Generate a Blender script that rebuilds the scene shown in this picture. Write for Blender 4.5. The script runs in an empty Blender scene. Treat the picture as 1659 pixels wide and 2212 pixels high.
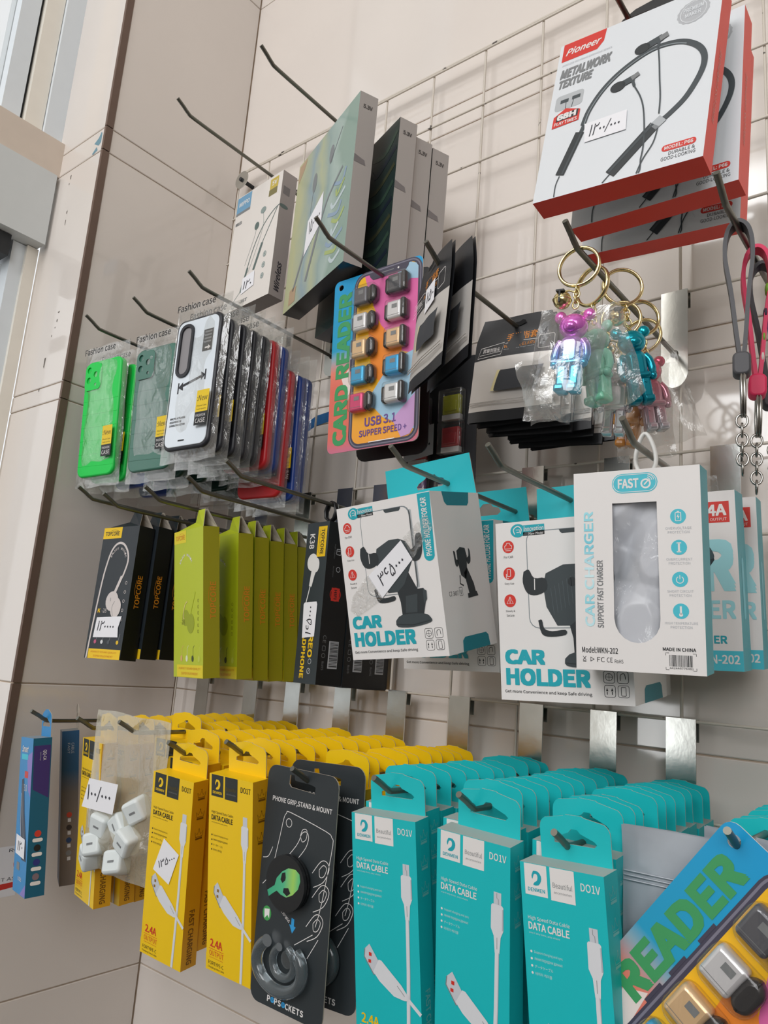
import bpy, math, os, random
from mathutils import Vector, Matrix
from mathutils.geometry import tessellate_polygon
random.seed(4)
PI = math.pi
sc = bpy.context.scene
COL = sc.collection

# ---------------------------------------------------------------- camera, sky, lights, exposure
cam = bpy.data.cameras.new('camera'); camo = bpy.data.objects.new('camera', cam); COL.objects.link(camo)
cam.sensor_fit = 'HORIZONTAL'; cam.sensor_width = 36.0; cam.lens = 36.0 * 1641.6 / 1659.0
cam.clip_start = 0.01
_cr = Vector((0.781, 0.620, 0.075)).normalized(); _cf = Vector((-0.621, 0.758, 0.199)).normalized()
_cr = (_cr - _cf * _cr.dot(_cf)).normalized(); _cu = _cr.cross(_cf)
camo.matrix_world = Matrix.Translation((0.859, -0.694, -0.774)) @ Matrix((_cr, _cu, -_cf)).transposed().to_4x4()
cam.dof.use_dof = False
sc.camera = camo

world = bpy.data.worlds.new('world'); sc.world = world; world.use_nodes = True
_bg = world.node_tree.nodes['Background']; _bg.inputs[0].default_value = (0.93, 0.96, 1.0, 1); _bg.inputs[1].default_value = 1.15

def area(name, loc, target, sx, sy, power, color=(1, 1, 1)):
    l = bpy.data.lights.new(name, 'AREA'); l.shape = 'RECTANGLE'; l.size = sx; l.size_y = sy; l.energy = power; l.color = color
    o = bpy.data.objects.new(name, l); COL.objects.link(o); o.location = loc
    o.rotation_euler = (Vector(target) - Vector(loc)).to_track_quat('-Z', 'Y').to_euler(); return o
area('shop_front_daylight', (0.25, -3.2, 1.1), (0.4, 0, -0.3), 1.5, 1.5, 54, (0.985, 0.99, 1.0))
area('right_side_fill', (1.9, -2.6, 0.2), (0.6, 0, -0.4), 1.0, 1.4, 27, (0.985, 0.99, 1.0))  # fill lamp added to brighten the right of the back wall
area('low_doorway_daylight', (-0.34, -2.15, -0.98), (0.5, 0, -0.8), 0.55, 0.42, 3.8, (0.97, 0.99, 1.0))

sc.view_settings.view_transform = 'Standard'; sc.view_settings.look = 'None'
sc.view_settings.gamma = 1.0; sc.view_settings.use_curve_mapping = False
sc.view_settings.exposure = -0.12
try:
    sc.cycles.transparent_max_bounces = 32
except Exception:
    pass

# ---------------------------------------------------------------- materials
def lin(h):
    h = h.lstrip('#'); out = []
    for i in (0, 2, 4):
        c = int(h[i:i + 2], 16) / 255.0
        out.append(c / 12.92 if c <= 0.04045 else ((c + 0.055) / 1.055) ** 2.4)
    return (*out, 1.0)
MATS = {}
def mat(name, h, rough=0.5, metal=0.0, spec=0.5, coat=0.0, var=0.0, vscale=40.0, bump=0.0, bscale=60.0, trans=0.0):
    if name in MATS: return MATS[name]
    m = bpy.data.materials.new(name); m.use_nodes = True; nt = m.node_tree
    b = nt.nodes['Principled BSDF']; c = lin(h)
    b.inputs['Base Color'].default_value = c; b.inputs['Roughness'].default_value = rough; b.inputs['Metallic'].default_value = metal
    b.inputs['Specular IOR Level'].default_value = spec; b.inputs['Coat Weight'].default_value = coat
    b.inputs['Transmission Weight'].default_value = trans
    if var or bump:
        tc = nt.nodes.new('ShaderNodeTexCoord'); n = nt.nodes.new('ShaderNodeTexNoise'); n.inputs['Scale'].default_value = vscale; n.inputs['Detail'].default_value = 5
        nt.links.new(tc.outputs['Object'], n.inputs['Vector'])
        if var:
            mx = nt.nodes.new('ShaderNodeMix'); mx.data_type = 'RGBA'
            mx.inputs[6].default_value = tuple(min(1, x * (1 + var)) for x in c[:3]) + (1,); mx.inputs[7].default_value = tuple(x * (1 - var) for x in c[:3]) + (1,)
            nt.links.new(n.outputs['Fac'], mx.inputs[0]); nt.links.new(mx.outputs[2], b.inputs['Base Color'])
        if bump:
            n2 = nt.nodes.new('ShaderNodeTexNoise'); n2.inputs['Scale'].default_value = bscale; n2.inputs['Detail'].default_value = 3
            nt.links.new(tc.outputs['Object'], n2.inputs['Vector'])
            bp = nt.nodes.new('ShaderNodeBump'); bp.inputs['Strength'].default_value = bump; bp.inputs['Distance'].default_value = 0.002
            nt.links.new(n2.outputs['Fac'], bp.inputs['Height']); nt.links.new(bp.outputs['Normal'], b.inputs['Normal'])
    MATS[name] = m; return m
def ramp(name, axis, stops, rough=0.4, metal=0.0, scale=1.0, warp=0.0, wscale=20.0):
    """colour ramp along an object axis; stops = (metres, hex)"""
    if name in MATS: return MATS[name]
    m = bpy.data.materials.new(name); m.use_nodes = True; nt = m.node_tree; b = nt.nodes['Principled BSDF']
    b.inputs['Roughness'].default_value = rough; b.inputs['Metallic'].default_value = metal
    tc = nt.nodes.new('ShaderNodeTexCoord'); sp = nt.nodes.new('ShaderNodeSeparateXYZ'); src = tc.outputs['Object']
    if warp:
        n = nt.nodes.new('ShaderNodeTexNoise'); n.inputs['Scale'].default_value = wscale; n.inputs['Detail'].default_value = 2
        nt.links.new(src, n.inputs['Vector']); sc_ = nt.nodes.new('ShaderNodeVectorMath'); sc_.operation = 'MULTIPLY_ADD'
        sc_.inputs[1].default_value = (warp,) * 3; nt.links.new(n.outputs['Color'], sc_.inputs[0]); nt.links.new(src, sc_.inputs[2]); src = sc_.outputs[0]
    nt.links.new(src, sp.inputs[0])
    lo, hi = stops[0][0], stops[-1][0]
    mr = nt.nodes.new('ShaderNodeMapRange'); mr.inputs[1].default_value = lo; mr.inputs[2].default_value = hi
    nt.links.new(sp.outputs['XYZ'.index(axis)], mr.inputs[0]); cr = nt.nodes.new('ShaderNodeValToRGB'); nt.links.new(mr.outputs[0], cr.inputs[0])
    e = cr.color_ramp.elements
    for i, (p, h) in enumerate(stops):
        t = (p - lo) / (hi - lo)
        if i < 2: e[i].position = t; el = e[i]
        else: el = e.new(t)
        el.color = lin(h)
    nt.links.new(cr.outputs[0], b.inputs['Base Color']); MATS[name] = m; return m
def film(name, tint='#f4f2ee', gloss=0.16, haze=0.05, rough=0.07, bscale=45, bump=0.5):
    """clear plastic: transparent + sharp reflections + a little milky haze, with wrinkles"""
    if name in MATS: return MATS[name]
    m = bpy.data.materials.new(name); m.use_nodes = True; nt = m.node_tree; nt.nodes.remove(nt.nodes['Principled BSDF']); out = nt.nodes['Material Output']
    t = nt.nodes.new('ShaderNodeBsdfTransparent'); t.inputs[0].default_value = lin('#fbfbfa')
    g = nt.nodes.new('ShaderNodeBsdfGlossy'); g.inputs['Roughness'].default_value = rough
    d = nt.nodes.new('ShaderNodeBsdfDiffuse'); d.inputs[0].default_value = lin(tint)
    lw = nt.nodes.new('ShaderNodeLayerWeight'); lw.inputs[0].default_value = 0.35
    mr = nt.nodes.new('ShaderNodeMapRange'); mr.inputs[3].default_value = gloss * 0.35; mr.inputs[4].default_value = min(0.8, gloss * 2.6)
    tc = nt.nodes.new('ShaderNodeTexCoord'); n = nt.nodes.new('ShaderNodeTexNoise'); n.inputs['Scale'].default_value = bscale; n.inputs['Detail'].default_value = 4; n.inputs['Distortion'].default_value = 1.0
    bp = nt.nodes.new('ShaderNodeBump'); bp.inputs['Strength'].default_value = bump; bp.inputs['Distance'].default_value = 0.004
    nt.links.new(tc.outputs['Object'], n.inputs['Vector']); nt.links.new(n.outputs['Fac'], bp.inputs['Height'])
    nt.links.new(bp.outputs[0], g.inputs['Normal']); nt.links.new(bp.outputs[0], lw.inputs['Normal'])
    m1 = nt.nodes.new('ShaderNodeMixShader'); m1.inputs[0].default_value = haze; nt.links.new(t.outputs[0], m1.inputs[1]); nt.links.new(d.outputs[0], m1.inputs[2])
    m2 = nt.nodes.new('ShaderNodeMixShader'); nt.links.new(lw.outputs['Facing'], mr.inputs[0]); nt.links.new(mr.outputs[0], m2.inputs[0])
    nt.links.new(m1.outputs[0], m2.inputs[1]); nt.links.new(g.outputs[0], m2.inputs[2]); nt.links.new(m2.outputs[0], out.inputs[0])
    MATS[name] = m; return m

TILE = mat('glazed_beige_tile', '#e3dad2', 0.08, spec=0.9, var=0.05, vscale=6, bump=0.03, bscale=9)
TILE_L = TILE
GROUT = mat('brown_grout', '#bdab98', 0.9, var=0.25, vscale=30)
TRIM = mat('brown_corner_trim', '#6f5a4e', 0.7, var=0.15, vscale=25)
ALU = mat('grey_white_aluminium', '#e2e8ec', 0.4, var=0.03)
ALU2 = mat('cream_window_frame', '#f1ebdf', 0.45, var=0.04)
PANEL = mat('pale_grey_panel', '#d6d9d8', 0.5, var=0.03)
SILL = mat('beige_sill', '#d9cabb', 0.6, var=0.06)
DARK = mat('dark_rubber', '#2b2d2f', 0.6)
ZINC = mat('galvanised_plate', '#cdcfcb', 0.2, metal=0.95, var=0.12, vscale=70, bump=0.05, bscale=120)
ROD = mat('grey_steel_rod', '#77766d', 0.38, metal=0.85, var=0.12, vscale=160)
WHITE = mat('white_card', '#e6e2df', 0.45, var=0.015, vscale=25)
PAPER = mat('white_paper', '#ecebee', 0.8, var=0.02)
INK = mat('pen_ink', '#2c2b33', 0.6)
BLACK = mat('black_ink', '#17181a', 0.5)
GREYI = mat('grey_ink', '#7d7f80', 0.5)
PALEG = mat('pale_grey_ink', '#b9bcc0', 0.5)
RED = mat('red_ink', '#d23227', 0.45)
KRAFT = mat('grey_cardboard_edge', '#b9aea0', 0.85, var=0.06)
TEALF = mat('teal_card', '#17bcc0', 0.42, var=0.02)
TEALI = mat('teal_ink', '#18a5b3', 0.45)
TEALTOP = mat('grey_teal_flap', '#a9b3ae', 0.6)
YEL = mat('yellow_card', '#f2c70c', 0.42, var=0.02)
YEL_SHADE = mat('shaded_yellow_card', '#e0a410', 0.45, var=0.02)  # carton sides: the yellow with side shade put into its colour
GOLD = mat('gold_metal', '#ecd9a0', 0.2, metal=1.0)
CHROME = mat('chrome', '#d8d8d8', 0.16, metal=1.0)
STEEL = mat('steel_ring', '#a7a49f', 0.25, metal=1.0)
CABLE = mat('white_cable', '#dcdde0', 0.4)
CABLE2 = mat('shaded_cable', '#b4b8bf', 0.4)
FILM = film('clear_film')

# ---------------------------------------------------------------- mesh helpers (millimetre input, metre output)
FONTS = {}
def font(k):
    if k not in FONTS:
        f = None
        if k:
            try: f = bpy.data.fonts.load(os.path.join(bpy.utils.system_resource('DATAFILES'), 'fonts', k))
            except Exception: f = None
        FONTS[k] = f
    return FONTS[k]
GL = {}
def glyphs(s, bold=0.0, shear=0.0, f='Noto Sans CJK Regular.woff2', res=3):
    key = (s, bold, shear, f)
    if key not in GL:
        c = bpy.data.curves.new('text', 'FONT'); c.body = s; c.offset = bold; c.shear = shear; c.resolution_u = res
        if font(f): c.font = font(f)
        o = bpy.data.objects.new('text', c); me = bpy.data.meshes.new_from_object(o)
        v = [(p.co.x, p.co.y) for p in me.vertices]; fs = [tuple(p.vertices) for p in me.polygons]
        bpy.data.objects.remove(o); bpy.data.curves.remove(c); bpy.data.meshes.remove(me)
        if not v: v = [(0, 0), (1, 0), (1, 1)]; fs = []
        GL[key] = (v, fs, min(a for a, b in v), max(a for a, b in v), min(b for a, b in v), max(b for a, b in v))
    return GL[key]
def tess(loops):
    flat = [p for l in loops for p in l]
    return flat, [tuple(t) for t in tessellate_polygon([[Vector((p[0], p[1], 0)) for p in l] for l in loops])]
def rrect(x0, y0, x1, y1, r, n=4):
    pts = []
    for cx, cy, a0 in ((x1 - r, y1 - r, 0), (x0 + r, y1 - r, 90), (x0 + r, y0 + r, 180), (x1 - r, y0 + r, 270)):
        for i in range(n + 1):
            a = math.radians(a0 + 90 * i / n); pts.append((cx + r * math.cos(a), cy + r * math.sin(a)))
    return pts
def circ(x, y, r, n=20, ry=None): return [(x + r * math.cos(2 * PI * i / n), y + (ry or r) * math.sin(2 * PI * i / n)) for i in range(n)]
def arc(x, y, r, a0, a1, n=14): return [(x + r * math.cos(math.radians(a0 + (a1 - a0) * i / n)), y + r * math.sin(math.radians(a0 + (a1 - a0) * i / n))) for i in range(n + 1)]
def curve(pts, n=6):
    P = [Vector(p) for p in pts]; out = []
    for i in range(len(P) - 1):
        a, b, c, d = P[max(i - 1, 0)], P[i], P[i + 1], P[min(i + 2, len(P) - 1)]
        for k in range(n):
            t = k / n; out.append(tuple(0.5 * ((2 * b) + (c - a) * t + (2 * a - 5 * b + 4 * c - d) * t * t + (3 * b - a - 3 * c + d) * t ** 3)))
    out.append(tuple(P[-1])); return out

class MB:
    def __init__(s): s.v = []; s.f = []; s.mi = []; s.mats = []; s.sm = []
    def m(s, material):
        if material not in s.mats: s.mats.append(material)
        return s.mats.index(material)
    def add(s, verts, faces, material, smooth=False):
        b = len(s.v); i = s.m(material); s.v += [(p[0] * .001, p[1] * .001, p[2] * .001) for p in verts]
        for f in faces: s.f.append(tuple(b + k for k in f)); s.mi.append(i); s.sm.append(smooth)
        return s
    def box(s, x0, x1, y0, y1, z0, z1, ma, front=None, right=None, top=None, bottom=None):
        v = [(x0, y0, z0), (x1, y0, z0), (x1, y1, z0), (x0, y1, z0), (x0, y0, z1), (x1, y0, z1), (x1, y1, z1), (x0, y1, z1)]
        for f, mm in (((0, 1, 5, 4), front), ((1, 2, 6, 5), right), ((2, 3, 7, 6), None), ((3, 0, 4, 7), right), ((4, 5, 6, 7), top), ((3, 2, 1, 0), bottom)):
            s.add([v[k] for k in f], [(0, 1, 2, 3)], mm or ma)
        return s
    def prism(s, outer, holes, y0, y1, ma, side=None):
        """x-z outline pushed along y"""
        loops = [outer] + list(holes); flat, tri = tess(loops)
        s.add([(p[0], y0, p[1]) for p in flat], tri, ma); s.add([(p[0], y1, p[1]) for p in flat], tri, ma)
        for l in loops:
            n = len(l); s.add([(p[0], y0, p[1]) for p in l] + [(p[0], y1, p[1]) for p in l], [(i, (i + 1) % n, n + (i + 1) % n, n + i) for i in range(n)], side or ma)
        return s
    def slab(s, x0, z0, x1, z1, r, y0, y1, bev, ma, n=5):
        """rounded slab with soft front and back edges"""
        rings = []
        for y, ins in ((y0, bev), (y0 + bev * .3, bev * .3), (y0 + bev, 0), (y1 - bev, 0), (y1 - bev * .3, bev * .3), (y1, bev)):
            rings.append([(p[0], y, p[1]) for p in rrect(x0 + ins, z0 + ins, x1 - ins, z1 - ins, max(r - ins, .3), n)])
        k = len(rings[0]); v = [p for q in rings for p in q]
        fs = [(a * k + i, a * k + (i + 1) % k, (a + 1) * k + (i + 1) % k, (a + 1) * k + i) for a in range(5) for i in range(k)]
        s.add(v, fs, ma, True); s.add(rings[0], [tuple(range(k))], ma); s.add(rings[-1], [tuple(range(k))], ma); return s
    def tube(s, path, r, ma, seg=8, closed=False, caps=True, flat=None):
        P = [Vector(p) for p in path]; n = len(P); v = []; up = Vector((0, 0, 1)); last = None
        for i in range(n):
            t = (P[(i + 1) % n] - P[i - 1]) if closed else (P[min(i + 1, n - 1)] - P[max(i - 1, 0)])
            t.normalize()
            a = last if last is not None else (up if abs(t.dot(up)) < .95 else Vector((1, 0, 0)))
            u = (a - t * a.dot(t)).normalized(); w = t.cross(u); last = u
            rr = r[i] if isinstance(r, (list, tuple)) else r
            for k in range(seg):
                q = 2 * PI * k / seg + PI / seg
                v.append(tuple(P[i] + u * rr * math.cos(q) + w * rr * math.sin(q) * (flat or 1)))
        fs = []
        for i in range(n if closed else n - 1):
            j = (i + 1) % n
            for k in range(seg): fs.append((i * seg + k, i * seg + (k + 1) % seg, j * seg + (k + 1) % seg, j * seg + k))
        s.add(v, fs, ma, seg > 4)
        if caps and not closed: s.add(v[:seg], [tuple(range(seg))], ma); s.add(v[-seg:], [tuple(range(seg))], ma)
        return s
    def ball(s, c, r, ma, seg=18, rings=11):
        rx, ry, rz = r if isinstance(r, tuple) else (r, r, r); v = []; fs = []
        for i in range(rings + 1):
            t = PI * i / rings
            for k in range(seg):
                p = 2 * PI * k / seg; v.append((c[0] + rx * math.sin(t) * math.cos(p), c[1] + ry * math.sin(t) * math.sin(p), c[2] + rz * math.cos(t)))
        for i in range(rings):
            for k in range(seg): fs.append((i * seg + k, i * seg + (k + 1) % seg, (i + 1) * seg + (k + 1) % seg, (i + 1) * seg + k))
        return s.add(v, fs, ma, True)
    def sheet(s, fn, nu, nv, ma):
        v = [fn(i / nu, j / nv) for j in range(nv + 1) for i in range(nu + 1)]
        return s.add(v, [(j * (nu + 1) + i, j * (nu + 1) + i + 1, (j + 1) * (nu + 1) + i + 1, (j + 1) * (nu + 1) + i) for j in range(nv) for i in range(nu)], ma, True)
    def build(s, name, parent=None, label=None, matrix=None):
        me = bpy.data.meshes.new(name); me.from_pydata(s.v, [], s.f)
        for x in s.mats: me.materials.append(x)
        me.polygons.foreach_set('material_index', s.mi); me.polygons.foreach_set('use_smooth', s.sm); me.update()
        o = bpy.data.objects.new(name, me); COL.objects.link(o)
        if parent: o.parent = parent
        if matrix is not None: o.matrix_local = matrix
        if label: o['label'] = label
        return o

class Art:
    """flat print on a face: x to the right, y down, in millimetres"""
    def __init__(s, mb, o, ex, ed, n): s.mb = mb; s.o = Vector(o); s.ex = Vector(ex); s.ed = Vector(ed); s.n = Vector(n)
    def p(s, x, y, lay): return tuple(s.o + s.ex * x + s.ed * y + s.n * (.12 + .09 * lay))
    def poly(s, pts, ma, lay=0, holes=()):
        if holes:
            flat, tri = tess([pts] + list(holes)); s.mb.add([s.p(a, b, lay) for a, b in flat], tri, ma)
        else:
            flat, tri = tess([pts]); s.mb.add([s.p(a, b, lay) for a, b in flat], tri, ma)
        return s
    def rect(s, x0, y0, x1, y1, ma, lay=0): return s.poly([(x0, y0), (x1, y0), (x1, y1), (x0, y1)], ma, lay)
    def disc(s, x, y, r, ma, lay=0, ry=None, n=20): return s.poly(circ(x, y, r, n, ry), ma, lay)
    def ring(s, x, y, r, w, ma, lay=0, n=24): return s.line(circ(x, y, r, n), w, ma, lay, True)
    def line(s, pts, w, ma, lay=0, closed=False):
        P = [Vector(p) for p in pts]; n = len(P); L = []; R = []
        for i in range(n):
            a = P[i - 1] if (closed or i) else P[i]; b = P[(i + 1) % n] if (closed or i < n - 1) else P[i]
            t = (b - a); t = t.normalized() if t.length > 1e-9 else Vector((1, 0)); q = Vector((-t.y, t.x))
            ww = (w[i] if isinstance(w, (list, tuple)) else w) / 2
            L.append(P[i] + q * ww); R.append(P[i] - q * ww)
        v = [s.p(x, y, lay) for x, y in L] + [s.p(x, y, lay) for x, y in R]
        s.mb.add(v, [(i, (i + 1) % n, n + (i + 1) % n, n + i) for i in range(n if closed else n - 1)], ma); return s
    def text(s, t, x0, y0, x1, y1, ma, lay=1, bold=0.0, shear=0.0, rot=0, f='Noto Sans CJK Regular.woff2'):
        """fits the words into the rectangle; rot turns them counter-clockwise"""
        v, fs, a0, a1, b0, b1 = glyphs(t, 0.0, shear, f); dl = bold * .42
        a0 -= dl; a1 += dl; b0 -= dl; b1 += dl
        cx, cy = (x0 + x1) / 2, (y0 + y1) / 2
        W, H = (abs(x1 - x0), abs(y1 - y0)) if rot % 180 == 0 else ((abs(y1 - y0), abs(x1 - x0)) if rot % 90 == 0 else (abs(x1 - x0), abs(y1 - y0)))
        sx, sy = W / (a1 - a0), H / max(b1 - b0, .01); c, si = math.cos(math.radians(rot)), math.sin(math.radians(rot))
        for q, (ox, oy) in enumerate((((-dl, -dl), (dl, -dl), (-dl, dl), (dl, dl)) + (((0, 0), (0, dl), (0, -dl), (dl, 0), (-dl, 0)) if bold > .025 else ())) if bold else ((0, 0),)):   # heavier strokes: the letters laid down several times, a hair apart
            o = []
            for a, b in v:
                tx, ty = (a + ox - (a0 + a1) / 2) * sx, (b + oy - (b0 + b1) / 2) * sy
                o.append(s.p(cx + tx * c - ty * si, cy - (tx * si + ty * c), lay + .12 * q))
            s.mb.add(o, fs, ma)
        return s
def front_art(mb, y=0): return Art(mb, (0, y, 0), (1, 0, 0), (0, 0, -1), (0, -1, 0))
def side_art(mb, w): return Art(mb, (w, 0, 0), (0, 1, 0), (0, 0, -1), (1, 0, 0))

# ---------------------------------------------------------------- things
def pose(o, r=(0, 0, 0)):
    return Matrix.Translation(o) @ Matrix.Rotation(r[0], 4, 'Z') @ Matrix.Rotation(r[1], 4, 'X') @ Matrix.Rotation(r[2], 4, 'Y')
def tag(o, label, cat, group=None):
    o['label'] = label; o['category'] = cat
    if group: o['group'] = group
    return o
def thing(name, label, cat, M=None, group=None):
    o = bpy.data.objects.new(name, None); o.empty_display_size = .01; COL.objects.link(o)
    if M is not None: o.matrix_world = M
    return tag(o, label, cat, group)
def dup(root, M, label, skip=()):
    r = root.copy(); COL.objects.link(r); r.matrix_world = M; r['label'] = label
    for ch in list(root.children):
        if ch.name.split('.')[0] in skip: continue
        c = ch.copy(); COL.objects.link(c); c.parent = r; c.matrix_parent_inverse = Matrix(); c.matrix_basis = ch.matrix_basis.copy()
        for g in list(ch.children):
            d = g.copy(); COL.objects.link(d); d.parent = c; d.matrix_parent_inverse = Matrix(); d.matrix_basis = g.matrix_basis.copy()
    return r
ORD = ['front', 'second', 'third', 'fourth', 'fifth', 'sixth', 'seventh', 'eighth', 'ninth', 'tenth', 'eleventh', 'twelfth', 'thirteenth']
def nth(k): return 'front' if k == 0 else ORD[k] + ' from the front'
def struct(o): o['kind'] = 'structure'; return o
def empty(name):
    o = bpy.data.objects.new(name, None); COL.objects.link(o); return o

# ================================================================ the room
YW = 20.0   # face of the back wall (mm); the wire grid hangs at y = 0
XL = -100.0 # face of the left side wall
wall = struct(empty('wall_back'))
struct(MB().box(XL - 160, 1700, YW + 2, YW + 90, -1700, 2300, GROUT).build('wall_core', wall))
wl = struct(empty('wall_left'))
MB().box(-245, XL - 2, -220, YW + 2, -1700, 2300, GROUT).build('wall_core', wl)
ROWS = [2300, 1530, 1140, 751, 361, -39, -77, -430, -455, -828, -1200, -1590, -1700]
def bev_tile(mb, p0, ex, ez, n, w, h, ma, g=.8, b=1.0):
    """tile plate with chamfered rim; p0 lower-left corner on the wall face"""
    P0, X, Z, N = Vector(p0), Vector(ex), Vector(ez), Vector(n)
    o = [(g, g), (w - g, g), (w - g, h - g), (g, h - g)]; i = [(g + b, g + b), (w - g - b, g + b), (w - g - b, h - g - b), (g + b, h - g - b)]
    v = [tuple(P0 + X * a + Z * c - N * 2.5) for a, c in o] + [tuple(P0 + X * a + Z * c - N * .7) for a, c in o] + [tuple(P0 + X * a + Z * c) for a, c in i]
    mb.add(v, [(k, (k + 1) % 4, 4 + (k + 1) % 4, 4 + k) for k in range(4)] + [(4 + k, 4 + (k + 1) % 4, 8 + (k + 1) % 4, 8 + k) for k in range(4)] + [(8, 9, 10, 11)], ma)
for r in range(len(ROWS) - 1):
    z1, z0 = ROWS[r], ROWS[r + 1]
    for xa, xb in ((XL, 1295),):
        m = MB(); bev_tile(m, (xa, YW, z0), (1, 0, 0), (0, 0, 1), (0, -1, 0), xb - xa, z1 - z0, TILE); m.build('tile', wall)
    m = MB(); bev_tile(m, (XL, -213, z0), (0, 1, 0), (0, 0, 1), (1, 0, 0), YW + 213, z1 - z0, TILE); m.build('tile', wl)
    m = MB(); bev_tile(m, (-245, -222, z0), (1, 0, 0), (0, 0, 1), (0, -1, 0), 143, z1 - z0, TILE); m.build('tile', wl)
    struct(MB().box(-103.5, -98.5, -223, -212.5, z0 + .8, z1 - .8, TRIM).build('trim_1' if r == 0 else 'trim_%d' % (r + 1)))
struct(MB().box(-1600, 2400, -3600, 120, -1720, -1700, mat('floor_stone', '#2f2c29', 0.5, var=0.1, vscale=8)).build('floor'))
struct(MB().box(-1600, 2400, -3650, -3600, -1700, -150, mat('blocker_paint', '#5f5850', 0.8, var=0.02)).build('wall_front_blocker'))  # unseen wall added to hold daylight off the lower part of the room
struct(MB().box(2400, 2450, -3600, 120, -1700, 2300, mat('right_paint', '#8a8278', 0.8, var=0.02)).build('wall_right'))
struct(MB().box(-1600, 2400, -3600, 120, 2300, 2320, mat('ceiling_paint', '#d8d5cf', 0.8, var=0.02)).build('ceiling'))
# paint and tape marks left on the tiles
BLUE = mat('blue_tape', '#0c5a94', 0.5)
m = MB(); a = Art(m, (0, YW, 0), (1, 0, 0), (0, 0, -1), (0, -1, 0))
a.poly([(108, 452), (122, 449), (140, 441), (168, 438), (172, 452), (140, 456), (122, 464), (106, 468)], BLUE)
tag(m.build('tape_strip'), 'torn blue tape strip stuck on the tiles behind the wire grid', 'tape')
m = MB(); a = Art(m, (0, -222, 0), (1, 0, 0), (0, 0, -1), (0, -1, 0)); MARK = mat('dusty_blue_tape', '#6f95a3', 0.7)
a.poly([(-128, 58), (-117, 52), (-112, 44), (-109, 47), (-109, 62), (-114, 66)], MARK).poly([(-130, 74), (-119, 66), (-115, 73), (-126, 76)], MARK)
tag(m.build('tape_scrap'), 'small scraps of dusty blue tape on the tiled pillar edge', 'tape')
m = MB(); a = Art(m, (0, -222, 0), (1, 0, 0), (0, 0, -1), (0, -1, 0)); DIRT = mat('dark_scuff', '#6a615a', 0.9)
for x, y, w, h in ((-185, 88, 3, 7), (-186, 101, 2, 3), (-178, 150, 3, 5), (-177, 165, 2, 9), (-150, 330, 3, 4), (-158, 352, 2, 3), (-152, 341, 2, 2), (-166, 385, 4, 16), (-168, 430, 3, 5), (-150, 318, 5, 2)):
    a.poly([(x, y), (x + w, y - .6), (x + w * .8, y + h), (x + .3, y + h * .8)], DIRT)
o = m.build('scuff_marks', wl); o['kind'] = 'stuff'
# half hidden notice on the side wall
m = MB(); a = Art(m, (XL, -300, 0), (0, 1, 0), (0, 0, -1), (1, 0, 0))
a.rect(80, 1022, 124, 1080, PAPER); a.poly([(80, 1066), (123, 1064), (122, 1070), (80, 1074)], RED, 1); a.poly(circ(123, 1043, 7, 14, 8), RED, 1, [circ(123, 1043, 4, 14, 5)])
a.text('RO', 108, 1025, 121, 1029, INK, 1); a.text('TGT AS', 92, 1058, 121, 1062, INK, 1)
tag(m.build('wall_notice'), 'white paper notice with red stripe stuck low on the side wall', 'notice')

# window at the far left
win = struct(empty('window_1')); XW = -245.0
def bar(y0, y1, z0, z1, ma, name, x0=0, x1=14): return MB().box(XW - 40 + x0, XW + x1, y0, y1, z0, z1, ma).build(name, win)
bar(-251, -221, -20, 2300, ALU, 'outer_frame', 0, 10)
bar(-279, -252, -20, 2300, ALU2, 'inner_frame', 0, 4)
bar(-312, -284, -20, 2300, ALU, 'sash_frame', -6, -3)
bar(-284, -279, -20, 2300, DARK, 'seal', -5, -9)
bar(-700, -221, -78, -20, SILL, 'sill', 0, 24)
bar(-700, -228, -196, -80, PANEL, 'lower_panel', 0, 30)
bar(-262, -231, -1700, -197, ALU, 'lower_frame', 0, 2)
bar(-243, -226, -1700, -197, ALU2, 'lower_frame_edge', 0, 8)
bar(-300, -270, -230, -197, DARK, 'lock', 0, 14)
bar(-284, -278, -330, -310, DARK, 'latch', 0, 6)
GLASS = film('window_glass', gloss=0.1, haze=0.06, bump=0.0)
MB().box(XW - 26, XW - 22, -700, -312, -20, 2300, GLASS).build('pane', win)
MB().box(XW - 26, XW - 22, -700, -262, -1700, -230, GLASS).build('pane', win)
bar(-730, -700, -1700, 2300, ALU, 'outer_frame')
struct(MB().box(XW - 50, XW - 4, -3600, -730, -1700, 2300, mat('side_paint', '#cfc6bb', 0.7)).build('wall_side'))

# ================================================================ wire grid
def grid_paint():
    m = mat('chipped_cream_paint', '#d3cabd', 0.45); nt = m.node_tree; b = nt.nodes['Principled BSDF']
    tc = nt.nodes.new('ShaderNodeTexCoord'); n = nt.nodes.new('ShaderNodeTexNoise'); n.inputs['Scale'].default_value = 55; n.inputs['Detail'].default_value = 3
    cr = nt.nodes.new('ShaderNodeValToRGB'); cr.color_ramp.elements[0].position = .66; cr.color_ramp.elements[1].position = .68
    cr.color_ramp.elements[0].color = lin('#d3cabd'); cr.color_ramp.elements[1].color = lin('#57504a')
    nt.links.new(tc.outputs['Object'], n.inputs[0]); nt.links.new(n.outputs['Fac'], cr.inputs[0]); nt.links.new(cr.outputs[0], b.inputs['Base Color']); return m
WIRE = grid_paint()
grid = thing('wire_grid', 'cream painted wire grid panel fixed to the tiled wall behind all the goods', 'grid panel')
for i in range(-1, 13):
    x = -71 if i == -1 else 80 * i
    MB().tube([(x, 0, 3), (x, 0, -968)], 1.45, WIRE, 6).build('wire', grid)
for j in range(13):
    MB().tube([(-74, -2.6, -80 * j), (966, -2.6, -80 * j)], 1.45, WIRE, 6).build('wire', grid)
MB().tube([(-74, 1, 6), (966, 1, 6)], 2.0, WIRE, 6).build('wire', grid)
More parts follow.
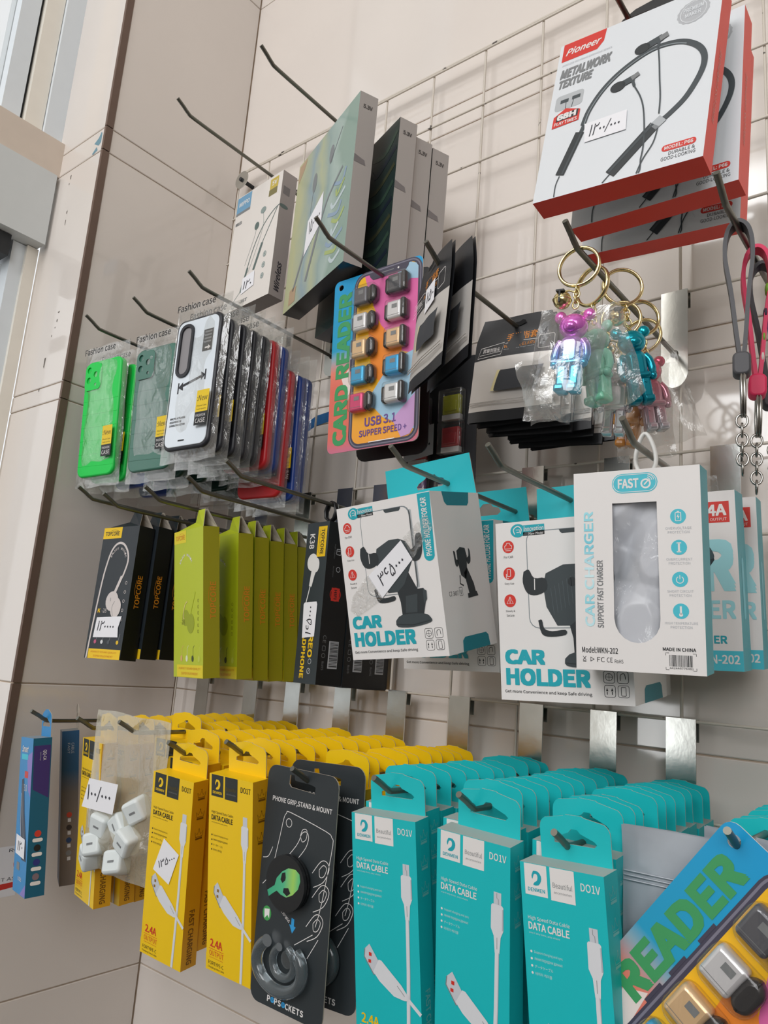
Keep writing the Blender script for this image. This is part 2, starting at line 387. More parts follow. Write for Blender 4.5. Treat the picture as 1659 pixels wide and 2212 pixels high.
m = MB(); m.prism(circ(-60, -12, 15, 24), [circ(-60, -12, 3, 10)], -5, -3.5, ZINC); m.tube([(-60, 20, -12), (-60, -8, -12)], 3.4, DARK, 8)
tag(m.build('fixing_washer'), 'round steel washer and screw holding the top left corner of the wire grid', 'washer')

# ================================================================ hooks
HOOKS = {  # x, rod height, bar height (mm), what it carries
 'A1': (110, -117, -80, 'steel peg hook carrying the white earphone box'), 'A2': (262, -120, -80, 'steel peg hook carrying the tall picture boxes'),
 'A3': (655, -238, -160, 'steel peg hook carrying the red and white neckband boxes'), 'B1': (378, -372, -320, 'steel peg hook through the colourful card reader card'),
 'B2': (512, -440, -400, 'steel peg hook carrying the black and silver pouches'), 'B3': (636, -463, -400, 'steel peg hook carrying the shiny bear keychains'),
 'B4': (739, -464, -400, 'steel peg hook carrying the rubber strap keychains'), 'C1': (-28, -373, -320, 'steel peg hook above the bright green phone cases'),
 'C2': (78, -376, -320, 'steel peg hook above the dark green phone case'), 'C3': (184, -372, -320, 'steel peg hook above the white and black phone case'),
 'D0': (21, -604, -560, 'lower peg hook threading the black earphone boxes'), 'D1': (78, -617, -560, 'bare peg hook just right of the black earphone boxes hook'),
 'D2': (158, -616, -560, 'lower peg hook threading the lime green boxes'), 'D3': (230, -612, -560, 'bare peg hook above the lime green boxes'),
 'D4': (289, -602, -560, 'peg hook with a black loop above the dark headphone boxes'), 'D5': (491, -613, -560, 'steel peg hook through the turquoise tab of the car holder boxes'),
 'D6': (581, -623, -560, 'steel peg hook above the car holder box behind the charger'), 'D7': (680, -618, -560, 'steel peg hook with the white plastic loop of the charger box'),
 'E0': (-4, -864, -800, 'bottom peg hook carrying the two blue boxes by the side wall'), 'E1': (94, -862, -800, 'bottom peg hook of the leftmost yellow cable boxes'),
 'E2': (171, -858, -800, 'bottom peg hook holding the bag of white adapters'), 'E3': (254, -868, -800, 'bottom peg hook of the yellow box with the price tag'),
 'E4': (334, -858, -800, 'bottom peg hook of the yellow cable boxes left of the black grip card'), 'E5': (416, -869, -800, 'bottom peg hook through the black phone grip card'),
 'E6': (499, -864, -800, 'bottom peg hook of the leftmost teal cable boxes'), 'E7': (572, -864, -800, 'bottom peg hook of the middle teal cable boxes'),
 'E8': (641, -875, -800, 'bottom peg hook of the teal boxes left of the silver bag'), 'E9': (740, -856, -800, 'bottom peg hook holding the tilted card reader card')}
def hook_meshes():
    p = MB(); z0, z1 = -28, 52
    o = [(-12.5, z1), (-12.5, z0 + 10)] + [(12.5 * math.cos(math.radians(a)), z0 + 12.5 + 12.5 * math.sin(math.radians(a))) for a in range(190, 360, 14)] + [(12.5, z0 + 12), (12.5, z1)]
    p.prism(o, [], -6.2, -4.6, ZINC); p.box(-12.5, 12.5, -6.2, 4, z1, z1 + 1.4, ZINC); p.box(-12.5, 12.5, 2.6, 4, z1 - 12, z1, ZINC)
    r = MB().tube(curve([(0, -5, 0), (0, -60, 0), (0, -140, 0), (0, -214, 0), (0, -225, 1.6), (0, -233, 6), (0, -243, 11)], 3), 2.25, ROD, 10)
    w = MB().tube([(0, -5.8, 0), (0, -8.5, 0)], [4.2, 2.6], ROD, 10); return p, r, w
_p, _r, _w = hook_meshes(); hk0 = None
for k, (x, z, b, lab) in HOOKS.items():
    M = Matrix.Translation((x * .001, 0, z * .001))
    if hk0 is None:
        hk0 = thing('peg_hook', lab, 'hook', M, 'steel peg hooks on the wire grid'); _p.build('back_plate', hk0); _r.build('rod', hk0); _w.build('weld', hk0); h = hk0
    else: h = dup(hk0, M, lab)
    for c in h.children:
        if c.name.startswith('back_plate'): c.matrix_basis = Matrix.Diagonal((1, 1, (b - z) / 52.0 if k != 'A1' else .75, 1))

# ================================================================ bottom row: cable cartons
def hang_tab(w, h, y, fm, z0=0.0, hole=True, x0=0.0):
    """die-cut card tab with rounded shoulders and a slanted euro slot"""
    m = MB(); c = x0 + w / 2
    o = [(x0 + 1, z0), (x0 + w - 1, z0), (x0 + w - 1, z0 + h * .66)] + arc(x0 + w - 8, z0 + h * .66, 7, 0, 62, 4) + [(c + 7, z0 + h * .97), (c + 5.5, z0 + h), (c - 5.5, z0 + h), (c - 7, z0 + h * .97)] + arc(x0 + 8, z0 + h * .66, 7, 118, 180, 4)
    hl = [(c - 14, z0 + h * .37), (c + 13, z0 + h * .37), (c + 15, z0 + h * .44), (c + 13, z0 + h * .50), (c + 4, z0 + h * .62), (c + 2, z0 + h * .70), (c - 2, z0 + h * .70), (c - 4, z0 + h * .62), (c - 14, z0 + h * .48)]
    return m.prism(o, [hl] if hole else [], y, y + .7, fm, KRAFT)
DIN = (56.1, 162.0, 17.4)
def cable_art(kind):
    teal = kind == 'teal'; W, H, D = DIN
    lab = WHITE if teal else mat('charcoal_ink', '#2b2f2c', .5); logo = TEALI if teal else YEL; tx = WHITE if teal else BLACK; soft = mat('pale_teal_ink', '#bfe3e1', .5) if teal else mat('olive_ink', '#5d4f10', .5)
    m = MB(); a = front_art(m)
    a.rect(3, .3, 18.6, 18.4, lab); a.rect(20.8, .3, 37, 19, lab)
    a.poly(curve([(9.3, 4.2), (12.5, 4.2), (14.6, 6.6), (14.4, 9.6), (12.4, 12.2), (9.0, 12.4), (9.8, 10.8), (11.6, 9.6), (12.2, 7.4), (11.4, 5.8), (9.6, 6.2), (8.6, 9), (8, 7), (9.3, 4.2)], 2), logo, 1)
    a.text('DENMEN', 5, 14, 16.8, 16.2, logo, 1, .02); a.text('Beautiful', 22.4, 8.4, 35.4, 11.6, GREYI if teal else soft, 1); a.text('accessories', 23, 13.4, 34.8, 14.8, GREYI, 1)
    a.text('DO1V' if teal else 'DO1T', 41, 5.8, 53.4, 10.4, tx, 1, .01)
    a.text('High Speed Data Cable', 3.8, 30.4, 32, 33.2, tx); a.text('DATA CABLE', 3.8, 34, 31.6, 38.4, tx, 1, .02); a.text('use it any time, any where', 4, 39.6, 25, 41, soft)
    for k, t in enumerate(('Support charging and sync', 'линия передачи данных', 'データケーブル', '데이터 케이블')):
        a.disc(4.6, 51 + k * 4, .75, tx, 0, n=10); a.text(t, 6.6, 50 + k * 4, (26, 25.5, 19, 18)[k], 51.9 + k * 4, soft)
    # plugs and cable picture
    a.line([(47, 66), (46.6, 100), (45.6, 130), (44.2, 161.7)], 3.0, CABLE, 0); a.line([(48.2, 66), (47.8, 100), (46.8, 130), (45.4, 161.7)], .5, CABLE2, 1)
    a.rect(44.4, 29.5, 49.8, 37.5, mat('plug_silver', '#c9ccd2', .4), 0); a.line([(46.6, 30), (46.6, 33), (47.8, 33.6), (47.8, 37)], .3, GREYI, 1) if teal else None
    a.poly([(42.6, 38), (43.6, 37), (50.4, 37), (51.4, 38), (51.6, 52), (49.6, 56.5), (48.8, 66.5), (45.4, 66.5), (44.6, 56.5), (42.4, 52)], CABLE, 1); a.line([(47, 57), (47, 64)], .3, GREYI, 2); a.rect(50.6, 39, 51.5, 52, CABLE2, 2)
    a.poly([(9.4, 92.5), (13.6, 88.6), (21.4, 98.6), (17.2, 108.6), (8.8, 98)], mat('plug_silver', '#c9ccd2', .4), 2); a.line([(9.4, 92.5), (8.8, 98), (17.2, 108.6)], .7, GREYI, 3)
    a.rect(13, 94.2, 15.4, 96.6, RED if teal else mat('plug_hole', '#8c6a2a', .5), 3); a.rect(12.4, 99, 14.8, 101.2, RED if teal else mat('plug_hole', '#8c6a2a', .5), 3)
    a.poly([(21.6, 97.4), (24, 97.6), (40.5, 110), (46.4, 116.2), (45, 119), (42.6, 119.4), (34, 118.6), (22, 111.6), (16.6, 106.4)], CABLE, 4); a.line([(37, 111), (43, 116.4)], .4, GREYI, 5)
    a.line(curve([(45.4, 117.6), (50, 121), (56, 125.4)], 3), 2.6, CABLE, 3)
    red = YEL if teal else RED
    a.text('2.4A', 5, 136, 20.5, 142.6, red, 1, .02); a.rect(3.2, 144, 22.4, 144.4, red); a.text('OUTPUT', 4, 145.4, 22.4, 149.6, red); a.text('Support fast charging', 4, 150.6, 21.5, 151.6, red)
    a.text('FOR MICRO' if teal else 'FORTYPE-C', 3, 154, 22.4, 157, tx); a.text('Charging Data Cable', 2.6, 158.2, 23.4, 160.2, tx)
    s = MB(); b = side_art(s, W); ik = mat('side_pale_teal', '#7cc7c4', .5) if teal else mat('side_brown', '#7a5208', .5)
    for yc in (12.4, 29.6, 47):
        b.line([(6.4, yc + 2), (5.4, yc - 2.6), (8, yc), (10, yc - 4), (12, yc), (14.8, yc - 2.6), (13.8, yc + 2)], .55, ik, 0, True); b.rect(6.2, yc + 2.8, 14, yc + 4.4, ik); b.disc(10, yc - 4.6, .6, ik, n=8)
    b.text('FAST CHARGING', 5.6, 112, 11.6, 158.5, ik, 1, .02, 0, -90)
    return m, s
CABLE_PROTO = {}
def cable_proto(kind, M, lab, group):
    teal = kind == 'teal'; fm, sm = (TEALF, TEALF) if teal else (YEL, YEL_SHADE); W, H, D = DIN
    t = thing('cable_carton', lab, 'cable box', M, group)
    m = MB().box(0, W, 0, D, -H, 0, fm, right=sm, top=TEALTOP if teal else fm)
    if not teal: m.box(-.6, 3, .02, D - 4, -H, -H + 13, fm)
    m.build('carton', t)
    hang_tab(50, 27.5, D - 1.0, fm, 0, True, W - 51 if teal else 5).build('hang_tab', t)
    f, s = cable_art(kind); f.build('front_print', t); s.build('side_print', t)
    return t
def price_tag(parent, art_o, quad, txt, box, lay=6, rot=0, shear=.25):
    m = MB(); a = Art(m, *art_o); a.poly(quad, PAPER, lay); a.text(txt, *box, INK, lay + 2, 0, shear, rot, None)
    m.build('price_tag', parent, 'white paper price tag with handwriting')
FA = ((0, 0, 0), (1, 0, 0), (0, 0, -1), (0, -1, 0))
COLS = [ # kind, label of column, front pose, hook x, count, last y
 ('yellow', 'leftmost yellow column', (.0683, -.2172, -.8743), (-.199, .095, .004), 94, 10),
 ('yellow', 'second yellow column behind the adapter bag', (.143, -.178, -.866), (.03, .09, .02), 171, 9),
 ('yellow', 'third yellow column', (.2320, -.2387, -.8855), (.058, .107, .049), 254, 11),
 ('yellow', 'fourth yellow column', (.3114, -.2381, -.8762), (.002, .128, 0), 334, 11),
 ('yellow', 'yellow column behind the black grip card', (.389, -.196, -.874), (.02, .10, .02), 416, 10),
 ('teal', 'leftmost teal column', (.4764, -.2378, -.8807), (.056, .119, -.043), 499, 11),
 ('teal', 'second teal column', (.5532, -.2381, -.8780), (-.003, .129, .032), 572, 11),
 ('teal', 'third teal column beside the silver bag', (.6161, -.2380, -.8860), (-.055, .100, -.057), 641, 11),
 ('teal', 'rightmost teal column behind the silver bag', (.712, -.172, -.876), (-.02, .10, .0), 740, 8)]
for kind, cl, o, r, hx, n in COLS:
    grp = kind + ' cable boxes on the bottom hooks'
    if kind not in CABLE_PROTO:
        CABLE_PROTO[kind] = first = cable_proto(kind, pose(o, r), '%s cable box, %s of the %s' % (kind, nth(0), cl), grp)
    else:
        first = dup(CABLE_PROTO[kind], pose(o, r), '%s cable box, %s of the %s' % (kind, nth(0), cl), skip=('price_tag',))
    if hx == 254:
        price_tag(first, FA, [(22.2, 56), (43.9, 65.5), (33.1, 94), (10.1, 86)], '۱۳۵۰۰۰', (16, 71.5, 40, 77.5), rot=28)
    if hx == 94:
        price_tag(first, FA, [(30, 60), (54, 58), (54, 84), (30, 88)], '۱۳۵', (36, 66, 50, 80))
    dy = (abs(o[1]) - .030) / (n - 1) if n > 8 else .0198
    for k in range(1, n):
        j = random.Random(hx * 31 + k)
        oo = (hx * .001 - .028 + j.uniform(-.0022, .0022), o[1] + dy * k + j.uniform(-.0007, .0007), (o[2] if n <= 8 else -.876) + j.uniform(-.0016, .0016))
        rr = (r[0] * .3 + j.uniform(-.012, .012), .10 + j.uniform(-.006, .006), j.uniform(-.028, .028))
        dup(CABLE_PROTO[kind], pose(oo, rr), '%s cable box, %s of the %s' % (kind, nth(k), cl), skip=('price_tag',) if k < 3 else ('front_print', 'price_tag'))

# blue cartons by the side wall
def blue_carton():
    W, H, D = 51.6, 163.6, 19.6; t = thing('cable_carton', 'bright blue cable box, front one on the hook by the side wall', 'cable box', pose((-.0316, -.2350, -.8845), (-.226, .082, -.077)), 'blue cable boxes by the side wall')
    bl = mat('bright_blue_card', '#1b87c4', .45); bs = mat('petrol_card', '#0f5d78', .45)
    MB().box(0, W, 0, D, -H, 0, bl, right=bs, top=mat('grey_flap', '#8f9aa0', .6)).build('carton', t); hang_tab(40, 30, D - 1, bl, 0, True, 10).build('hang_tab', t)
    m = MB(); a = front_art(m); pu = mat('lilac_ink', '#8a7bc4', .5); cy = mat('cyan_ink', '#35c0d6', .5); dk = mat('cable_dark', '#2f3f56', .5)
    a.poly([(30, 20), (51.4, 14), (51.4, 62), (40, 55)], pu); a.text('Smart', 8, 9, 34, 16, WHITE, 1, .02, .2); a.rect(8, 18, 34, 24, cy, 1); a.rect(24, 36, 38, 43, RED, 1); a.text('3.0', 24, 50, 36, 57, WHITE, 1)
    a.poly([(14, 46), (22, 44), (32, 80), (46, 112), (48, 128), (30, 128), (16, 90)], dk, 1); a.line(curve([(20, 50), (26, 84), (38, 118)], 4), 2, GREYI, 2); a.line(curve([(16, 60), (20, 96), (30, 124)], 4), 1.6, PALEG, 2)
    a.rect(12, 132, 24, 140, GREYI, 1); a.text('USB', 20, 146, 34, 150, WHITE, 1); a.poly([(30, 163), (51, 150), (51, 163)], pu); m.build('front_print', t)
    price_tag(t, FA, [(6, 104), (42, 106), (42, 126), (6, 124)], '۱۲۰', (14, 110, 34, 120))
    m = MB(); b = side_art(m, W); b.poly([(1, 8), (18.6, 8), (18.6, 64), (2, 54)], mat('violet_ink', '#3d2b6e', .5)); b.text('QQ-CA', 10.5, 13, 14.5, 24, WHITE, 1, .01, 0, -90); b.text('Quick charge', 7.4, 15, 9, 24, PALEG, 1, 0, 0, -90)
    for k, c in enumerate(('#d03a2a', '#16181c', '#2a2f7c', '#7d6a72')):
        y = 100 + 14.5 * k; b.disc(9.8, y, 3.5, mat('dot' + c, c, .5), 1); b.poly(rrect(4.5, y + 4.6, 15.1, y + 8.4, 1.8), WHITE, 1)
    m.build('side_print', t)
    t2 = thing('cable_carton', 'dark blue and beige cable box behind the bright blue one', 'cable box', pose((-.0643, -.1702, -.8807), (-.461, .125, -.053)), 'blue cable boxes by the side wall')
    W, H, D = 50, 172, 19; nav = mat('navy_card', '#12283c', .4); sd = ramp('blue_to_beige', 'Z', [(-.172, '#7d6f63'), (-.12, '#8a7968'), (-.07, '#6e665f'), (-.045, '#1d5274'), (0, '#1a4f78')], .4)
    MB().box(0, W, 0, D, -H, 0, nav, right=sd, top=GREYI).build('carton', t2)
    m = MB(); b = side_art(m, W); b.text('CABLE', 10.5, 14, 13.5, 26, PALEG, 1, 0, 0, -90); b.text('FAST', 6.5, 14, 9, 26, PALEG, 1, 0, 0, -90)
    for k, c in enumerate(('#d0472a', '#3a2e28', '#2f4a74', '#8b8a86')):
        y = 95 + 14 * k; b.disc(9.5, y, 3, mat('dot' + c, c, .5), 1); b.rect(8, y + 4, 11.5, y + 8, WHITE, 1)
    m.build('side_print', t2); hang_tab(44, 30, D - 1, FILM, 0, True, 3).build('hang_tab', t2)
blue_carton()

# adapters in a clear bag
def bag_sheet(W, H, thick, seed, ma, nu=14, nv=20, crumple=1.0, bulge=None):
    """two wrinkled plastic sheets joined along the rim; x 0..W, z 0..-H"""
    rnd = random.Random(seed); ph = [rnd.uniform(0, 6.3) for _ in range(10)]; m = MB()
    for sgn in (-1, 1):
        def fn(u, v):
            e = min(1, 4.5 * min(u, 1 - u)) * min(1, 5 * (1 - v)) * (bulge(u, v) if bulge else min(1, 3 * v))
            w = math.sin(u * 9 + v * 5 + ph[0] + sgn) * .6 + math.sin(u * 17 - v * 11 + ph[1]) * .45 + math.sin(v * 23 + u * 4 + ph[2] + sgn * 2) * .35
            return (u * W + crumple * .5 * math.sin(v * 14 + ph[3]) * (1 if u > .5 else -1), sgn * (thick / 2 * e + .15) + crumple * w * (.35 + .65 * e), -v * H + crumple * .9 * math.sin(u * 11 + ph[4]) * (1 if v < .05 or v > .95 else .2))
        m.sheet(fn, nu, nv, ma)
    return m
CREAM = film('cream_film', '#d8cfb4', .14, .30, .12)
t = thing('adapter_bag', 'cloudy clear bag with a price tag hanging before the yellow boxes', 'plastic bag', pose((.108, -.2285, -.840), (.02, .05, .02)))
bag_sheet(124, 154, 24, 5, CREAM, bulge=lambda u, v: max(0, min(1, (v - .45) * 3))).build('bag', t)
m = MB(); a = Art(m, (0, -14, 0), (1, 0, 0), (0, 0, -1), (0, -1, 0)); a.poly([(20, 66), (70, 64), (66, 93), (12, 95)], PAPER, 3); a.text('۱۰۰/۰۰۰', 20, 71, 60, 86, INK, 5, 0, .1, 2, None); m.build('price_tag', t)
ADW = mat('adapter_white', '#dde3e2', .35, var=.02)
ad0 = None
for i, (x, z, y, rx, rz, ry) in enumerate(((.150, -.948, -.228, .2, .2, .2), (.143, -.968, -.229, -.1, .3, -.3), (.130, -.982, -.226, .3, -.2, .5), (.203, -.955, -.231, .2, .1, .5), (.206, -.926, -.226, .4, .2, -.5), (.186, -.977, -.229, -.2, .3, -.25), (.178, -.945, -.224, .1, .1, .9))):
    M = Matrix.Translation((.127 + (x - .130) * .92, y, z - .001)) @ Matrix.Rotation(ry, 4, 'Y') @ Matrix.Rotation(rz, 4, 'Z') @ Matrix.Rotation(rx, 4, 'X')
    lab = 'white charger adapter cube in the cloudy bag, ' + ('just under the left of the price tag', 'left of the middle', 'lowest at the left', 'big one at the right side', 'topmost at the right edge', 'lowest in the middle', 'at the centre under the price tag')[i]
    if ad0 is None:
        ad0 = thing('charger_adapter', lab, 'adapter', M, 'white charger adapters in the clear bag'); MB().slab(-11, -11, 11, 11, 4, -9, 9, 3, ADW).build('housing', ad0)
        MB().box(-3.6, 3.6, -9.3, -8.8, -1, 1, GREYI).build('usb_port', ad0); q = MB(); [q.box(x - .9, x + .9, 8, 14, -2.5, 2.5, STEEL) for x in (-5, 5)]; q.build('prongs', ad0)
    else: dup(ad0, M, lab)

# black phone grip cards
def grip_card(M, lab):
    W, H = 77.9, 181; t = thing('grip_card', lab, 'phone grip card', M, 'black phone grip cards'); CH = mat('charcoal_card', '#2b3134', .5, var=.04, vscale=15)
    m = MB().prism([(x, -y) for x, y in rrect(0, 0, W, H, 9, 5)], [[(x, -y) for x, y in [(25, 5.6), (30, 5.2), (31, 9.4), (46, 9.8), (49, 10), (53.6, 11), (53.6, 16.2), (27, 15), (24.6, 12.6)]]], -.5, .5, CH, KRAFT); m.build('card', t)
    m = MB(); a = front_art(m, -.5); L = WHITE
    a.text('PHONE GRIP,STAND & MOUNT', 7.6, 24.4, 73, 29.2, L, 1, .012)
    a.line(rrect(22, 33, 76, 118, 9)[0:1] + [(31.5, 101), (14, 92), (22.4, 40), (25, 36), (29, 34.6), (70, 40), (75, 44), (77, 49), (66, 108)], .5, L) if 0 else None
    a.line(curve([(12, 88), (19, 55), (22, 40), (24.5, 35.8), (29, 34.4), (68, 41.6), (74.4, 45), (76, 50), (72, 76), (68, 98), (64, 112)], 3), .55, L); a.line(curve([(4, 94), (20, 78), (38, 58), (43, 48), (48, 46), (50.5, 50), (48, 58), (40, 68)], 4), .55, L)
    a.ring(28, 42.6, 3.2, .5, L); a.line(curve([(41.5, 50), (43.6, 45), (48, 44.6), (48, 51), (44, 54), (41.5, 50)], 4), .5, L)
    for x, y in ((67, 70.5), (68.6, 88), (64.6, 110)):
        a.line(curve([(x - 10, y + 4), (x - 2, y - 6), (x + 4, y - 7), (x + 7, y - 2), (x + 2, y + 8), (x - 8, y + 14)], 4), .55, L); a.line(curve([(x - 3, y), (x + 1, y - 4), (x + 4.4, y - 2), (x + 2, y + 4), (x - 2, y + 5), (x - 3, y)], 4), .5, L)
    a.line([(62, 118), (44, 130)], .5, L); a.line([(68, 120), (58, 136)], .5, L); a.line(curve([(2, 74), (8, 72), (12, 64)], 3), .5, L)
    GR = mat('green_badge', '#3f9c4e', .5); a.disc(11.6, 114.8, 4.8, GR, 0, 5.6); a.poly([(8.6, 112), (14.4, 111), (14.6, 118), (12.4, 116), (9.4, 119)], L, 1)
    for k, ch in enumerate('me to expand'):
        if ch != ' ': q = k / 11; a.text(ch, 18.6 + 17.5 * q - .8, 100.5 + 14 * q ** .75 - 1.2, 18.6 + 17.5 * q + .8, 100.5 + 14 * q ** .75 + 1.2, L, 1, 0, 0, -62 + 40 * q)
    BL2 = mat('sky_blue_ink', '#2f9ad6', .5); a.poly([(39, 111.5), (42, 112), (42, 117), (44, 117.4), (40.6, 122.6), (37, 116.6), (39, 116.8)], BL2)
    x = 19.6
    for ch in 'POPSOCKETS':
        if ch == 'O': a.disc(x + 1.8, 174.9, 2.1, BL2, 1); a.line([(x + .6, 174), (x + 1.8, 175.8), (x + 3, 174)], .4, CH, 2)
        else: a.text(ch, x, 172.7, x + 3.3, 177.2, L, 1, .03)
        x += 3.95
    m.build('lettering', t)
    g = MB(); BK = mat('satin_black_plastic', '#1d1f21', .35); c = (37, -85)
    for r0, y0, y1 in ((15.6, -.5, -3), (20.5, -3, -5), (17, -5, -6.4), (20.8, -6.4, -9.6)):
        k = circ(*c, r0, 40); g.prism(k, [], y1, y0, BK)
    go = g.build('phone_grip', t)
    al = MB(); a = Art(al, (0, -9.6, 0), (1, 0, 0), (0, 0, -1), (0, -1, 0)); AL = ramp('alien_green', 'X', [(.020, '#3aa57c'), (.036, '#4fb587'), (.046, '#9fcf5e'), (.052, '#5fbd7a')], .5)
    hd = [(18.5, 98.9), (16.4, 94.6), (24.0, 89.4), (25.6, 83.7), (31.0, 77.8), (37.5, 74.0), (45.2, 73.5), (49.7, 76.0), (51.0, 80.9), (49.2, 87.1), (43.9, 92.4), (37.4, 95.6), (31.3, 94.8), (26.7, 92.9), (21.7, 96.4)]
    a.poly([(x + 2.4, y - 1) for x, y in hd], AL, 0)
    for e in ([(30.0, 83.9), (31.1, 79.0), (34.5, 77.6), (35.4, 81.4), (35.1, 83.4), (32.3, 86.1)], [(33.6, 92.5), (34.1, 89.4), (39.1, 88.3), (41.6, 91.7), (38.1, 94.5)]): a.poly([(x + 2.4, y - 1) for x, y in e], BLACK, 1)
    al.build('alien_print', go, 'green alien head print')
    h = MB(); CP = mat('clear_grey_plastic', '#c3ced3', .06, spec=.8, trans=.9); path = [(34.5 + 24.5 * math.cos(math.radians(q)), -6, -146 + 18 * math.sin(math.radians(q))) for q in range(128, 416, 8)]
    h.tube(path, 4.8, CP, 12); h.tube([(38 + 11.5 * math.cos(math.radians(q)), -5, -143 + 11 * math.sin(math.radians(q))) for q in range(120, 440, 10)], 3.2, CP, 10)
    h.prism(circ(40, -141, 6.5, 24), [], -3.5, -.5, CP); h.build('mount_holder', t, 'clear grey plastic mount')
    return t
g0 = grip_card(pose((.3718, -.2250, -.8606), (.021, .032, .010)), 'black phone grip card with a green alien, nearest on its hook')
dup(g0, pose((.3772, -.2040, -.8570), (.07, .02, -.03)), 'black phone grip card mostly hidden behind the front one')

# silver bags and tilted card at the right
SIL = mat('silver_bag_film', '#aeb4bb', .38, metal=.35, var=.06, vscale=30, bump=.3, bscale=35)
for o_, r_, lab in (((.669, -.208, -.858), (.03, .05, -.02), 'silver grey zip bag behind the tilted card reader card'), ((.713, -.190, -.853), (-.1, .03, .05), 'second silver zip bag at the right edge of the picture')):
    t = thing('zip_bag', lab, 'bag', pose(o_, r_)); m = MB()
    m.sheet(lambda u, v: (u * 66, 1.2 * math.sin(u * 5 + v * 9), -v * 120), 10, 16, SIL); m.sheet(lambda u, v: (u * 66, 3 + 1.2 * math.sin(u * 5 + v * 9), -v * 120), 10, 16, SIL); m.build('pouch', t)
    m = MB(); [m.tube([(1, -1.2 + 1.2 * math.sin(.1 * 5 + z * .075), -z), (33, -.8 + 1.2 * math.sin(2.5 + z * .075), -z), (65, -1.2 + 1.2 * math.sin(5 + z * .075), -z)], .5, SIL, 6) for z in (26, 28.5, 31)]; m.build('zip_ridge', t)

# ================================================================ middle row: earphone boxes
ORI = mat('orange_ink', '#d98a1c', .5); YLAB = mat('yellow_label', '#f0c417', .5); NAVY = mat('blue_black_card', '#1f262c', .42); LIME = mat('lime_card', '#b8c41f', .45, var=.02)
def brand(a, x0, y0, x1, y1, ma, rot=0, lay=1):
    a.text('TOPCORE', x0, y0, x1, y1, ma, lay, .02, 0, rot)
    if rot == 0:
        w = x1 - x0; a.line(curve([(x0 + w * .4, y0 - 1.0), (x0 + w * .62, y0 - 1.9), (x0 + w * .86, y0 - .8), (x0 + w * .9, y0 + .2)], 4), .4, ma, lay)
    else:
        h = y1 - y0; a.line(curve([(x0 - 1.0, y1 - h * .4), (x0 - 1.9, y1 - h * .62), (x0 - .8, y1 - h * .86)], 4), .5, ma, lay)
def folded_tab(w, y, fm, depth):
    """two leaning gable flaps pinched under the rod"""
    m = MB()
    for s_, ya, yb in ((1, 1, depth * .42), (-1, depth - 1, depth * .58)):
        o = [(4, ya, 0), (w - 2, ya, 0), (w - 11, yb, 21), (w - 27, yb, 21), (w - 34, yb, 8)]
        t_ = [(x, y_ + .6 * s_, z) for x, y_, z in o]; m.add(o, [(0, 1, 2, 3, 4)], fm); m.add(t_, [(0, 1, 2, 3, 4)], KRAFT)
        m.add(o + t_, [(i, (i + 1) % 5, 5 + (i + 1) % 5, 5 + i) for i in range(5)], KRAFT)
    return m
